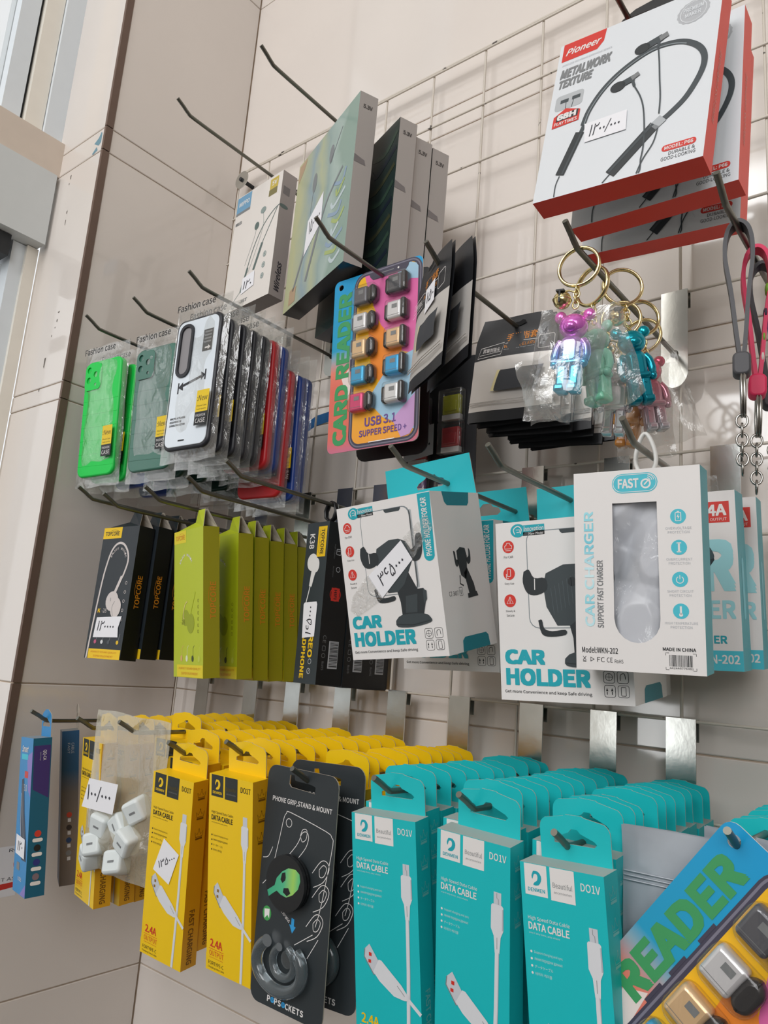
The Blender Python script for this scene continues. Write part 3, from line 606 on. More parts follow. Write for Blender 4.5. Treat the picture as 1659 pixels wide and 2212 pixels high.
def ear_box(kind, M, lab):
    black = kind == 'black'; W, H, D = (69.7, 161, 22.6) if black else (71.5, 162.5, 19.3); fm = NAVY if black else LIME
    t = thing('earphone_box', lab, 'earphone box', M, kind + ' earphone boxes')
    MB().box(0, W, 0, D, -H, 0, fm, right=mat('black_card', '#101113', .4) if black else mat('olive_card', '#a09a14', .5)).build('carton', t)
    folded_tab(W, 0, fm, D).build('hang_tab', t)
    m = MB(); a = front_art(m); lb = YLAB if black else mat('yellow_green_label', '#e3cf20', .5); LT = mat('warm_pale_ink', '#d3c9c4', .45) if black else mat('pale_lime', '#c9d246', .5)
    a.rect(0, 0, 36.5 if black else 30, 14, lb); brand(a, 4, 5, 32 if black else 27, 10.5, BLACK if black else ORI)
    if black:
        a.line(curve([(4, 161), (7, 120), (12, 70), (16, 48), (22, 30), (32, 21), (44, 22), (54, 32), (57, 44), (53, 58), (50, 64)], 5), 2.8, LT, 1)
        a.line([(50, 62), (38, 88)], 4.6, LT, 2); a.disc(38, 92, 12, LT, 3); a.disc(47, 100, 10, LT, 4, 12); a.line([(35, 88), (35, 92)], .8, GREYI, 4); a.line(curve([(44, 92), (40, 100), (44, 110)], 4), .5, GREYI, 5)
        for k, ch in enumerate('ENJOY MUSIC'):
            q = math.radians(158 - 14 * k); x, y = 37 + 15 * math.cos(q), 42 - 15 * math.sin(q)
            if ch != ' ': a.text(ch, x - 1.3, y - 1.4, x + 1.3, y + 1.4, LT, 1, .02, 0, 68 - 14 * k)
        a.text('K', 13, 101, 18, 106, YLAB, 1, .03); a.text('-28', 21, 101, 30, 106, LT, 1)
        for k in range(5): a.ring(60, 70 + 11 * k, 1.7, .5, LT)
        for x, c in ((17, '#c45a7c'), (30, '#d8d8d8'), (43, '#4a4f54'), (60, '#e0b81e')): a.disc(x, 141, 2.4, mat('bud' + c, c, .5), 1); a.line([(x + 1, 141), (x + 3, 131)], .8, GREYI)
        a.rect(7, 149.5, W - 1, 161, YLAB, 2); a.text('PERFECT SOUND QUALITY', 12, 152, 62, 154.6, ORI, 3, .01); a.text('SUPER ENJOYMENT', 18, 156.6, 56, 159, ORI, 3, .01)
    else:
        for k, ch in enumerate('ENJOY MUSIC'):
            q = math.radians(150 - 12 * k); x, y = 30 + 16 * math.cos(q), 44 - 16 * math.sin(q)
            if ch != ' ': a.text(ch, x - 1.3, y - 1.4, x + 1.3, y + 1.4, WHITE, 1, .02, 0, 60 - 12 * k)
        L2 = mat('deep_lime', '#98a315', .5); a.disc(30, 98, 9, L2); a.disc(42, 104, 9, L2, 1, 11); a.line([(52, 70), (40, 94)], 4, mat('lime_light', '#b6c326', .5), 2); a.line(curve([(34, 80), (28, 84), (24, 96), (27, 99)], 4), 1.4, mat('pale_gold', '#d9c97a', .4), 2)  # earbuds printed in a deeper lime
        a.text('-28', 18, 100, 28, 105, mat('olive_ink2', '#6d6a10', .5), 1)
        for k in range(6): a.ring(60, 80 + 6.6 * k, 1.6, .5, mat('olive_ink2', '#6d6a10', .5))
        for x, c in ((20, '#d9b06a'), (33, '#dfe3c0'), (47, '#3c4a1c'), (62, '#c5cf50')): a.disc(x, 142, 2.6, mat('bud' + c, c, .5), 1, 3.4); a.line([(x + 1, 141), (x + 1, 131), (x + 4, 128)], .7, mat('bud' + c, c, .5))
        a.rect(9, 148.8, W, 162, lb, 2); a.text('PERFECT SOUND QUALITY', 14, 151.5, 66, 154.4, ORI, 3, .01); a.text('SUPER ENJOYMENT', 20, 156.6, 60, 159.4, ORI, 3, .01)
    m.build('front_print', t); m = MB(); b = side_art(m, W); brand(b, 8, 60, 15, 100, ORI, 90); m.build('side_print', t)
    return t
e0 = ear_box('black', pose((-.0147, -.1801, -.6295), (.065, -.021, -.011)), 'black earphone box with price tag, nearest on its hook')
price_tag(e0, FA, [(14, 112), (62, 110), (58, 124), (60, 135), (12, 136)], '۱۲۰۰۰۰', (18, 116, 50, 128))
for k in range(1, 5): dup(e0, pose((-.0125 + .0018 * k, -.1801 + .0252 * k, -.6275 + .001 * k), (.05, -.02 + .004 * k, -.008)), 'black earphone box, %s on its hook' % nth(k), skip=('price_tag',))
l0 = ear_box('lime', pose((.1238, -.1740, -.6412), (-.199, .120, -.025)), 'lime green earphone box, nearest on its hook and brightest')
for k, y in enumerate((-.1275, -.1035, -.0800, -.0580, -.0360)): dup(l0, pose((.1250, y, -.6400), (-.17 + .01 * k, .10, -.025 + .006 * (k % 3))), 'lime green earphone box, %s on its hook' % nth(k + 1))

def k38_box(M, lab):
    W, H, D = 38.8, 173.3, 33.7; t = thing('headphone_box', lab, 'headphone box', M, 'dark headphone boxes hung by a loop')
    fm = mat('slate_card', '#2f373c', .45); MB().box(0, W, 0, D, -H, 0, fm, right=mat('black_card', '#101113', .4), top=NAVY).build('carton', t)
    m = MB(); a = front_art(m)
    a.text('K38', 6, 12.5, 15, 29, WHITE, 1, .02, 0, -90, None); a.rect(20.5, 5, 35.6, 38.5, YLAB); a.text('TOPCORE', 26, 8, 32, 36, BLACK, 1, .02, 0, -90); a.text('Let The Sound Touch You', 23.2, 9, 24.8, 34, BLACK, 1, 0, 0, -90)
    EB = mat('white_earbud', '#e4e2df', .4); a.disc(14.5, 44, 9, EB, 1, 9.6); a.disc(22, 47.5, 5.4, EB, 2, 8); a.poly([(15, 50), (23, 52), (17.5, 71), (12.5, 70)], EB, 3); a.line(curve([(14.6, 70), (12, 80), (9, 92), (9, 102)], 4), 1.5, EB, 2); a.line([(21, 58), (17, 72)], .5, GREYI, 4)
    a.text('STEREO', 20.5, 100, 28.5, 146, YLAB, 1, .03, 0, -90); a.text('HEADPHONE', 9.5, 108, 16.5, 168, YLAB, 1, .03, 0, -90)
    a.ring(25.5, 150, 2.6, .6, PALEG); a.ring(25, 160, 2.8, .6, PALEG); a.line([(23.6, 162), (26.4, 158)], .5, PALEG)
    m.build('front_print', t)
    m = MB(); b = side_art(m, W); b.ring(16, 78, 7, .9, RED); b.rect(10.5, 71, 21.5, 85, RED); b.text('HIFI', 14, 73, 18, 83, BLACK, 1, .02, 0, -90)
    b.line(rrect(13, 29, 19, 35, 1), .6, PALEG, 0, True); b.line([(13.5, 31), (18, 31)], .5, PALEG); b.text('High Fidelity', 9.4, 24, 11, 40, GREYI, 1, 0, 0, -90); b.ring(17, 51, 2.6, .6, PALEG); b.text('Microphone', 9.4, 48, 11, 60, GREYI, 1, 0, 0, -90)
    b.text('CE', 4.8, 122, 9, 130, GREYI, 1, 0, 0, -90); b.line(rrect(5, 133, 9, 138, .8), .5, GREYI, 0, True); b.ring(7, 143, 2.2, .5, GREYI); b.text('RoHS', 5.4, 149, 8.4, 158, GREYI, 1, 0, 0, -90)
    b.rect(13.5, 127.5, 26.5, 156, PALEG); rr = random.Random(3); y = 128.5
    while y < 154.5:
        w = rr.uniform(.3, 1.0); b.rect(15, y, 26, y + w, BLACK, 1); y += w + rr.uniform(.4, .9)
    m.build('side_print', t); return t
k0 = k38_box(pose((.2649, -.1000, -.6243), (-.158, 0, 0)), 'dark headphone box with price tag, nearest on its hook')
price_tag(k0, FA, [(6.4, 90), (8, 88), (29, 87), (30.5, 90), (30, 124), (9, 126)], '۱۶۵۰۰۰', (14, 92, 24, 122), rot=90)
m = MB(); m.tube([(19.5, 16, 3 + 0), (12, 16, 8), (10, 16, 16), (14, 16, 24), (20, 16, 26), (26, 16, 23), (29, 16, 15), (26, 16, 7), (19.5, 16, 3)], 1.6, mat('black_plastic', '#141416', .4), 8, flat=2.2); m.build('hang_loop', k0)
for k in (1, 2): dup(k0, pose((.2670 + .003 * k, -.1000 + .0345 * k, -.6250 - .001 * k), (-.13, 0, 0)), 'dark headphone box with barcode side, %s on its hook' % nth(k), skip=('price_tag',))

# ---------------------------------------------------------------- car holder boxes
def holder_art():
    W = 101.9; m = MB(); a = front_art(m); HG = mat('holder_grey', '#3a4245', .5); HD = mat('holder_dark', '#272d30', .5); HL = mat('holder_light', '#515a5e', .5)
    a.disc(19, 7, 6.2, TEALI, 1, 5.2); a.line(curve([(16.4, 9.8), (15.4, 6), (19, 3.6), (22, 6), (21, 9.6)], 3), .7, WHITE, 2); a.line([(17.6, 6.4), (20.6, 6.4), (20.6, 8.4), (18, 8.4)], .5, WHITE, 2)
    a.rect(23, 3.2, 41, 11.4, TEALI); a.rect(23.4, 8.6, 41, 11.4, HG, 1); a.text('Innovation', 24, 4, 40.4, 8, WHITE, 2, .01, .15, f=None); a.text('New Model', 28, 9, 40, 11, WHITE, 2, 0, .1, f=None)
    for y, t in ((19, 'For CAR'), (39.8, 'Easy Use'), (60.7, 'Steady &')):
        a.disc(10.3, y, 4.9, RED, 1); a.text(t, 6.4, y + 7, 14.2, y + 8.9, BLACK)
    a.text('Secure', 7, 71, 13.4, 72.9, BLACK)
    a.line([(7.4, 20.6), (7.4, 18.4), (8.6, 17.8), (9.2, 16.2), (11.6, 16.2), (12.2, 17.8), (13.4, 18.4), (13.4, 20.6)], .45, WHITE, 2, True); a.line([(8, 22), (12.6, 22)], .5, WHITE, 2)
    a.line(rrect(8.8, 36.6, 11.6, 42, .6), .45, WHITE, 2, True); a.line([(8, 40), (8, 43.4), (10, 43.6)], .5, WHITE, 2); a.line([(10.3, 57.6), (13, 63), (7.6, 63)], .45, WHITE, 2, True); a.line([(10.3, 58), (10.3, 62.6)], .4, WHITE, 2)
    # phone in cradle
    a.poly(rrect(25.5, 8, 80, 82, 8), mat('phone_rim', '#80888c', .4), 0); a.poly(rrect(26.2, 8.7, 78.4, 81.3, 7.4), WHITE, 1); a.poly(rrect(78.5, 12, 81.2, 78, 1.2), mat('phone_side', '#aeb2b4', .4), 0)
    a.poly([(52.5, 8.4), (71, 8.4), (70, 10.6), (68.8, 11.6), (54.8, 11.6), (53.4, 10.6)], HG, 2)
    a.poly([(56, 74), (62, 66), (70, 62), (78, 78), (81.5, 84), (60, 90)], HD, 2)
    a.poly([(40.5, 41), (54.4, 35.1), (64.7, 35), (72, 38), (77, 46), (76, 56), (66, 74), (58, 80), (48, 80), (40, 66), (38, 50)], HG, 3)
    for k in range(9): a.line([(46 + k * 3, 72 - k * 1.6), (44 + k * 3.2, 52 - k * 1.6)], .35, HL, 4)
    a.disc(61, 48, 3.4, HD, 4); a.poly(curve([(22.6, 39), (27, 37.6), (31, 44), (40, 44.6), (41, 53), (33, 57), (25.2, 55.4), (21.6, 47), (22.6, 39)], 3), HD, 4); a.poly(curve([(84, 33), (88.6, 34), (88, 47), (84, 54.6), (77, 55), (75.6, 47), (81, 43), (82, 36), (84, 33)], 3), HD, 4)
    a.line([(31.4, 44.6), (31.2, 53)], .7, WHITE, 5); a.poly(curve([(33, 76), (36, 75.6), (37.6, 82), (44, 84), (54, 83), (54, 86.6), (43, 88), (35.6, 86), (33, 76)], 3), HD, 5)
    a.poly([(59.7, 84.6), (68, 79.6), (84.6, 78.6), (87, 83), (86, 88), (82, 100.3), (60.2, 99.9)], HD, 4); a.poly([(66, 84), (78, 83), (76, 98), (64, 98)], HG, 5); a.poly([(84, 79), (87.4, 81), (87, 88), (83.6, 92)], HG, 5)
    a.poly(curve([(52.8, 104), (60, 99.4), (82, 99.6), (88.4, 103), (88, 107), (70, 110), (54, 109), (52.8, 104)], 3), HG, 5); a.line([(53.6, 107), (70, 108.4), (88, 105.6)], .8, HD, 6)
    a.text('CAR', 4.3, 97.5, 37, 108.8, TEALI, 1, .05); a.text('HOLDER', 4.6, 111.5, 71, 124.4, TEALI, 1, .05); a.text('Get more Convenience and keep Safe driving', 3.4, 127.6, 71.6, 130.6, BLACK, 1, .008)
    a.poly([(89, .6), (W, .6), (97.8 + 2, 50)] + arc(94.4, 52, 5.4, -10, 190, 8) + [(89, 46)], TEALI, 0); a.text('PHONE HOLDER FOR CAR', 91.6, 4.4, 97.4, 53, WHITE, 1, .02, 0, 90)
    for x, y in ((84.4, 116.3), (94.2, 116.3), (84.6, 126), (94.3, 126)): a.line(rrect(x - 3.9, y - 4.1, x + 3.9, y + 4.1, 1.6), .35, BLACK, 0, True)
    a.ring(84.4, 116.3, 2.5, .35, BLACK); a.line([(82, 116.3), (86.8, 116.3)], .3, BLACK); a.line([(84.4, 113.8), (84.4, 118.8)], .3, BLACK); a.line(curve([(92.4, 118.6), (92.6, 114.6), (95.4, 113.8), (96, 117.6)], 3), .45, BLACK)
    for x in (82.6, 86.2): a.poly([(x - .8, 126), (x, 123.6), (x + .8, 126)], BLACK); a.rect(x - .3, 126.4, x + .3, 128.4, BLACK)
    a.line(rrect(92.7, 123, 96, 129, .6), .4, BLACK, 0, True)
    s = MB(); b = side_art(s, W); TD = mat('deep_teal_ink', '#0d7f8d', .5)
    b.poly([(18, 0), (62, 0), (60, 9)] + [(57, 11.8), (24, 11.8), (20.4, 9)], TD); b.poly([(22, 135.4), (23, 126), (27, 123.4), (62, 123.4), (65.6, 126), (67, 135.4)], TD)
    b.poly([(30, 51), (36, 48), (44, 49), (46, 56), (43, 70), (40, 76), (33, 72), (30, 60)], HD); b.poly(curve([(24.6, 51), (27.4, 52), (28, 58), (31, 59), (30, 64), (26, 63), (24.6, 51)], 3), HD); b.poly(curve([(49.6, 49), (52, 52), (51, 61), (46, 63), (45, 58), (48.6, 56), (49.6, 49)], 3), HD)
    b.poly([(38, 70), (44, 66), (52, 80), (54, 88), (43, 89)], HD); b.poly([(40, 88), (55, 87), (57, 91), (40, 92)], HD, 1); b.line([(31, 72), (30, 79), (35, 81)], 1.4, HD)
    b.text('CZ-3407', 10.6, 84.5, 25, 88.4, BLACK, 1); b.line(rrect(27, 82, 32, 89, .5), .35, BLACK, 0, True); b.text('V', 28, 84, 30.8, 88, BLACK, 1)
    return m, s
def holder_box(M, lab):
    W, H, D = 101.9, 135.5, 79.3; t = thing('car_holder_box', lab, 'car holder box', M, 'white car holder boxes')
    MB().box(0, W, 0, D, -H, 0, WHITE, top=WHITE).build('carton', t)
    slot = [(38, 13), (66, 13), (70, 16), (68, 20), (61, 22), (59, 25), (50, 25), (47, 22), (40, 19), (37, 16)]
    MB().prism([(1, 0), (W - 1, 0), (W - 3, 38), (2, 38)], [slot], D - 1, D - .2, mat('turquoise_card', '#1fb3bd', .4), KRAFT).build('hang_tab', t)
    f, s = holder_art(); f.build('front_print', t); s.build('side_print', t); return t
h0 = holder_box(pose((.4261, -.2296, -.6462), (.025, .202, -.088)) @ Matrix.Scale(.94, 4), 'white car holder box with taped price tag, nearest one')
price_tag(h0, FA, [(27.8, 64), (67.6, 36.8), (77.4, 54), (41.1, 83.7)], '۳۶۵۰۰۰', (38, 55, 70, 66), lay=8, rot=32)
m = MB(); a = front_art(m); TP = film('sticky_tape', gloss=.2, haze=.04, rough=.1, bscale=140, bump=1.0); a.poly([(70, 35), (96, 18), (101.8, 30), (78, 54)], TP, 9); m.build('sticky_tape', h0, 'crumpled clear tape'); m = MB(); a = front_art(m); a.poly([(8, 80), (28, 62), (42, 84), (12, 98), (4, 92)], TP, 9); m.build('sticky_tape', h0, 'crumpled clear tape')
dup(h0, pose((.409, -.118, -.640), (.05, .13, -.03)), 'white car holder box behind the nearest one on its hook', skip=('price_tag', 'sticky_tape'))
dup(h0, pose((.554, -.182, -.657), (.06, .10, -.04)), 'white car holder box without price tag, half behind the charger box', skip=('price_tag', 'sticky_tape'))
dup(h0, pose((.530, -.096, -.654), (.04, .10, -.02)), 'white car holder box farthest back behind the charger box', skip=('price_tag', 'sticky_tape'))

# ---------------------------------------------------------------- charger boxes
CT = mat('turquoise_side', '#2aa3b0', .45); CL = mat('sky_turquoise_ink', '#4fc0d0', .35); FOIL = ramp('foil_turquoise', 'Z', [(-.106, '#cfeef2'), (-.09, '#8fd8e4'), (-.07, '#d9f3f6'), (-.05, '#7ccfe0'), (-.026, '#a6e3ec')], .3)
W, H, D = 82.4, 133.6, 27.2
t = thing('charger_box', 'white car charger box back with a window, hung by a white loop', 'charger box', pose((.6346, -.2150, -.6326), (.118, .103, -.008)), 'white and turquoise car charger boxes')
winp = [(26.2, -22.2), (55.2, -22.4)] + [(55.6, -99)] + [(41 + 14.8 * math.cos(q), -99.5 - 15.4 * math.sin(q)) for q in [PI * i / 10 for i in range(1, 10)]] + [(26, -99)]
m = MB(); m.prism([(0, 0), (W, 0), (W, -H), (0, -H)], [winp], 0, .6, WHITE); m.box(0, .6, .6, D, -H, 0, CT); m.box(W - .6, W, .6, D, -H, 0, CT); m.box(.6, W - .6, .6, D, -H, -H + .6, CT); m.box(.6, W - .6, .6, D, -.6, 0, CT, top=WHITE); m.box(.6, W - .6, D - .6, D, -H + .6, -.6, WHITE); m.build('carton', t)
m = MB(); BG = mat('frosted_liner', '#d3d5dc', .3, var=.04, vscale=35); rl = random.Random(12)
crease = [(rl.uniform(0, 1), rl.uniform(0, 1), rl.uniform(0, PI), rl.uniform(2.5, 6.5)) for _ in range(9)]
def liner(u, v):
    y = 10 - 5.5 * math.sin(PI * u) * (.7 + .3 * math.sin(v * 6))
    for cu, cv, ca, ch in crease:
        d = (u - cu) * math.cos(ca) * .42 + (v - cv) * math.sin(ca); y += ch * max(0, 1 - abs(d) * 5) - ch * .35
    return (22 + 38 * u, min(22, max(3, y + 2)), -18 - 99 * v)
m.sheet(liner, 30, 70, BG); m.build('plastic_liner', t)
m = MB(); m.sheet(lambda u, v: (25 + 32 * u, 1.6 + .6 * math.sin(u * 7 + v * 12), -21 - 94 * v), 10, 24, film('liner_film', '#e8eaf0', .12, .06, .12, 30, .8)); m.build('window_film', t)
m = MB(); a = front_art(m)
a.poly(rrect(26.4, 2.6, 56.2, 15.8, 6.5), CL); a.line(rrect(27.2, 3.4, 55.4, 15, 5.8), .4, WHITE, 1, True); a.text('FAST', 30.4, 6, 44, 12.6, WHITE, 1, .03); a.ring(48.6, 10, 2.8, 1.1, WHITE, 1); a.line([(47.6, 10.8), (50.6, 7.6)], .9, WHITE, 2)
for r in (2.4, 3.6, 4.8): a.line(arc(49.2, 8.6, r, -80, -10, 5), .45, WHITE, 1)
a.text('CAR CHARGER', 6.6, 27, 13.2, 105, FOIL, 1, .02, 0, 90); a.text('SUPPORT FAST CHARGER', 15, 60.5, 19.2, 105.6, GREYI, 1, .02, 0, 90)
for y, t1 in ((32.9, 'OVERVOLTAGE'), (53, 'OVERCURRENT'), (73.5, 'SHORT CIRCUIT'), (93.7, 'HIGH TEMPERATURE')):
    a.disc(68.3, y, 4.9, CL); w = 8 if y < 80 else 10; a.text(t1, 68.3 - w, y + 6.8, 68.3 + w, y + 8.4, PALEG); a.text('PROTECTION', 68.3 - 6.6, y + 9.4, 68.3 + 6.6, y + 11, PALEG)
a.line(rrect(66.6, 30.4, 70, 35.8, .5), .5, WHITE, 1, True); a.rect(67.6, 29.4, 69, 30.2, WHITE, 1); a.poly([(68.6, 31), (67.4, 33.4), (68.3, 33.4), (68, 35), (69.3, 32.8), (68.4, 32.8)], WHITE, 1); a.rect(67.7, 50.2, 68.9, 55.8, WHITE, 1); a.rect(66.9, 49.8, 69.7, 50.5, WHITE, 1); a.rect(66.9, 55.5, 69.7, 56.2, WHITE, 1); a.line(arc(68.3, 73.8, 2.2, -60, 240, 12), .5, WHITE, 1); a.line([(68.3, 70.8), (68.3, 73.4)], .5, WHITE, 1); a.line([(68.3, 90.6), (68.3, 96)], 1.2, WHITE, 1); a.disc(68.3, 96, 1.2, WHITE, 1)
a.text('Model:WKN-202', 4, 118.4, 28, 122.4, BLACK, 1, .01); a.text('FC', 14.2, 125, 19.2, 128.2, BLACK, 1); a.text('CE', 20.6, 125, 24.4, 128.2, BLACK, 1); a.text('RoHS', 25.8, 126, 31.4, 128.4, BLACK, 1); a.line([(4.6, 124.8), (6.8, 127.4)], .35, BLACK); a.line([(6.8, 124.8), (4.6, 127.4)], .35, BLACK); a.rect(4.6, 127.8, 6.8, 128.4, BLACK); a.ring(10.6, 126.6, 1.5, .7, BLACK, 0, 3)
a.text('MADE IN CHINA', 56.5, 116.8, 76.6, 119, BLACK, 1, .02); rr = random.Random(8); x = 60.4
while x < 74.6:
    w = rr.uniform(.18, .62); a.rect(x, 121.4, x + w, 128.6, BLACK); x += w + rr.uniform(.22, .5)
a.text('442448776481', 60.4, 129, 74.8, 130.2, BLACK)
for x, y, sx, sy in ((58.2, 120.2, 1, 1), (76.6, 120.2, -1, 1), (58.2, 130.8, 1, -1), (76.6, 130.8, -1, -1)): a.line([(x + 2 * sx, y), (x, y), (x, y + 1.6 * sy)], .3, BLACK)
m.build('front_print', t)
m = MB(); m.tube([(46 + 6.4 * math.cos(q) * (1 - .35 * math.sin(q)), D / 2, 12.5 + 14 * math.sin(q)) for q in [2 * PI * i / 22 for i in range(22)]], 1.5, mat('white_loop_plastic', '#dcdcd8', .45), 8, True, flat=1.6); m.build('hang_loop', t)
def charger_front(M, lab):
    t = thing('charger_box', lab, 'charger box', M, 'white and turquoise car charger boxes')
    MB().box(0, W, 0, D, -H, 0, WHITE, right=CT, bottom=CT).build('carton', t); m = MB(); a = front_art(m); BG2 = mat('mint_ink', '#9fd8de', .4); KB = mat('charger_dark', '#27343a', .4)
    a.rect(52, 8, 78, 24, RED); a.text('2.4A', 53, 10, 76, 19, WHITE, 1, .03); a.text('SMART OUTPUT', 54, 20.4, 76, 22.6, WHITE, 1)
    a.text('CAR', 10, 36, 80, 76, BG2, 1, .05); a.text('CHARGER', 8, 82, 79, 96, BG2, 1, .03); a.text('CAR CHARGER', 20, 108, 72, 114, CT, 1, .03); a.rect(0, 119, W, H, CL); a.text('WKN-202', 48, 122, 80, 128.6, WHITE, 2, .02); a.text('MODEL', 8, 122, 40, 128.6, WHITE, 2, .02)
    a.poly([(20, 66), (44, 38), (64, 44), (66, 52), (42, 86), (22, 82)], KB, 3); a.poly(curve([(44, 38), (52, 36), (62, 41), (66, 50), (60, 51), (50, 47), (44, 38)], 4), mat('charger_face', '#3f5258', .4), 4); a.poly([(47, 39.4), (52, 40.6), (54, 44), (49, 42.6)], BLACK, 5); a.poly([(56, 43), (61, 45), (62.4, 48.6), (57.4, 46.6)], BLACK, 5)
    m.build('front_print', t); m = MB(); b = side_art(m, W); b.poly(rrect(10, 50, 17, 96, 3.4), CL); m.build('side_print', t)
    MB().prism([(30, 0), (54, 0), (52, 22), (32, 22)], [rrect(37, 6, 47, 15, 3)], D / 2, D / 2 + .8, FILM).build('hang_tab', t); return t
c1 = charger_front(pose((.6295, -.1080, -.6264), (.045, .087, -.018)), 'white car charger box facing front just behind the one with the window')
dup(c1, pose((.6349, -.0700, -.6225), (.089, .081, -.014)), 'third car charger box back, cut by the right edge of the picture')

# ================================================================ phone cases in clear bags
NEWY = mat('new_label_yellow', '#e8c51c', .4); CASEB = mat('case_label_black', '#15181b', .4)
def phone_case(M, lab, body, panel, kind='plain', text=True):
    W, H = 73, 157; x0, z0 = 7, -22
    t = thing('phone_case', lab, 'phone case', M, 'bagged phone cases on the left hooks')
    m = MB(); m.slab(x0, z0 - H, x0 + W, z0, 11, -5, 5, 2.2, body); 
    if kind == 'framed': m.slab(x0 + 3.5, z0 - H + 3.5, x0 + W - 3.5, z0 - 3.5, 9, -5.9, -4, .6, panel)
    if kind == 'plain': [m.tube([(x0 + 1.5, -4.6, z0 - q), (x0 + W - 1.5, -4.6, z0 - q - 2)], .7, body, 6) for q in (54, 72, 90, 108, 126, 142)]
    m.build('shell', t); c = MB()
    if kind == 'framed':
        c.prism(rrect(x0 + 9, z0 - 72, x0 + 32, z0 - 8, 10), [rrect(x0 + 12.5, z0 - 68.5, x0 + 28.5, z0 - 11.5, 7.4)], -8, -5, body); c.prism(rrect(x0 + 12.5, z0 - 68.5, x0 + 28.5, z0 - 11.5, 7.4), [], -6.1, -5, mat('case_inside', '#8d8a8c', .5))
        a = front_art(c, -5.9); a.line([(x0 + 20, 105), (x0 + 54, 97)], 3, body, 1); a.poly([(x0 + 16, 106), (x0 + 23, 100), (x0 + 24, 110)], body, 2); a.poly([(x0 + 58, 96), (x0 + 51, 92), (x0 + 52, 102)], body, 2); a.line([(x0 + 16, 100), (x0 + 16, 113)], 2, body, 1); a.line([(x0 + 58, 90), (x0 + 58, 102)], 2, body, 1)
        a.rect(x0 + 48, 42, x0 + 63, 68, CASEB, 1); [a.rect(x0 + 50, 44 + 4 * q, x0 + 61, 46 + 4 * q, GREYI, 2) for q in range(4)]; a.poly([(x0 + 52, 63), (x0 + 57, 63), (x0 + 57, 61), (x0 + 61, 64), (x0 + 57, 67), (x0 + 57, 65), (x0 + 52, 65)], WHITE, 2)
        a.text('IMPACTFUL METAL MODEL', x0 + 9, 141, x0 + 34, 143.4, CASEB, 1, .02); a.text('DESIGN PHONE CASE', x0 + 9, 145, x0 + 28, 147.4, CASEB, 1, .02); a.text('DURABLE PROTECTION', x0 + 9, 149, x0 + 34, 151.4, CASEB, 1, .02); a.rect(x0 + 26, 168, x0 + 36, 169.6, CASEB, 1)
    else:
        c.prism(rrect(x0 + 3, z0 - 40, x0 + 36, z0 - 4, 7), [circ(x0 + 11, z0 - 12, 4.4), circ(x0 + 11, z0 - 26, 4.4), circ(x0 + 24, z0 - 19, 4.0), circ(x0 + 25, z0 - 33, 2.2, 12)], -6.8, -5, body)
    c.build('camera_frame', t)
    b = bag_sheet(88, 192, 12, hash_(lab), FILM, 10, 22, .9, lambda u, v: 1.0 if v > .14 else .2 + v * 5); b.build('clear_bag', t)
    m = MB(); a = Art(m, (0, -9.4, 0), (1, 0, 0), (0, 0, -1), (0, -1, 0))
    if text: a.text('Fashion case', 10, 5, 72, 14, BLACK, 4, .012)
    a.rect(60, 116, 79, 141, NEWY, 2); a.text(':New', 61.5, 122, 77, 128.4, CASEB, 3); a.text('Phone Case', 62, 133, 77, 135, CASEB, 3); a.text('Super quality', 62, 137, 77, 139, CASEB, 3); a.rect(60, 141, 79, 156, CASEB, 2); a.text('FASHION', 62, 143.6, 76.4, 146.6, WHITE, 3); a.text('CASE', 62, 148.6, 77, 153.6, WHITE, 3)
    m.build('bag_print', t); return t
def hash_(s): return sum((i + 1) * ord(ch) for i, ch in enumerate(s)) % 9973
def cmat(h, r=.35): return mat('case' + h, h, r)
GREEN, DG, BLK, WHT, REDC, BLU, PNK, DGR = cmat('#12cf4f', .5), mat('frosted_green_case', '#3d6f5f', .25), mat('black_rubber_case', '#26272d', .45), cmat('#dfe7ee', .12), cmat('#c8242c', .4), cmat('#1f3f8c', .4), cmat('#d8607c', .4), cmat('#173b34', .35)
def P(x, y, z, yaw, pitch, roll): return pose((x, y, z), (yaw, pitch, roll))
gs = phone_case(P(-.0800, -.2060, -.3850, .10, .06, -.02), 'bright green phone case in a clear bag, nearest on the leftmost hook', GREEN, GREEN)
dup(gs, P(-.0740, -.184, -.3870, .06, .05, .02), 'bright green phone case just behind the nearest green one')
s2 = phone_case(P(-.0720, -.150, -.3880, .03, .05, .0), 'blue phone case in a bag, third on the leftmost hook', BLU, BLU, text=False)
dup(s2, P(-.0700, -.110, -.3900, .02, .04, .02), 'blue phone case in a bag, farthest on the leftmost hook')
d2 = phone_case(P(.0300, -.2000, -.3880, .10, .05, -.02), 'frosted dark green phone case, nearest on the second hook from the left', DG, DG)
d3 = phone_case(P(.0320, -.172, -.3900, .04, .05, .01), 'blackish green phone case, second on the second hook from the left', DGR, DGR, text=False)
for k, y in enumerate((-.140, -.100, -.060)): dup(d3, P(.034, y, -.391, .03, .04, .012 * (k - 1)), 'blackish green phone case, %s on the second hook from the left' % nth(k + 2))
w1 = phone_case(P(.1330, -.2140, -.3800, .076, .0, -.012), 'white and black phone case in a glossy bag, nearest on the third hook', BLK, WHT, 'framed')
b1 = phone_case(P(.1360, -.1980, -.3830, .04, .01, -.01), 'black phone case right behind the white and black one', BLK, BLK, 'dark', text=True)
for k, y in enumerate((-.1815, -.1665, -.1520)): dup(b1, P(.1385 + .0008 * k, y, -.384, .03, .01, .012 * (k - 1)), 'black phone case, %s on the third hook' % nth(k + 2))
r1 = phone_case(P(.139, -.1365, -.385, .03, .02, -.01), 'red phone case in a bag, nearer one on the third hook', REDC, PNK, 'dark', text=False)
u1 = phone_case(P(.141, -.1215, -.386, .02, .02, .01), 'blue phone case in a bag behind the red one', BLU, BLU, 'dark', text=False)
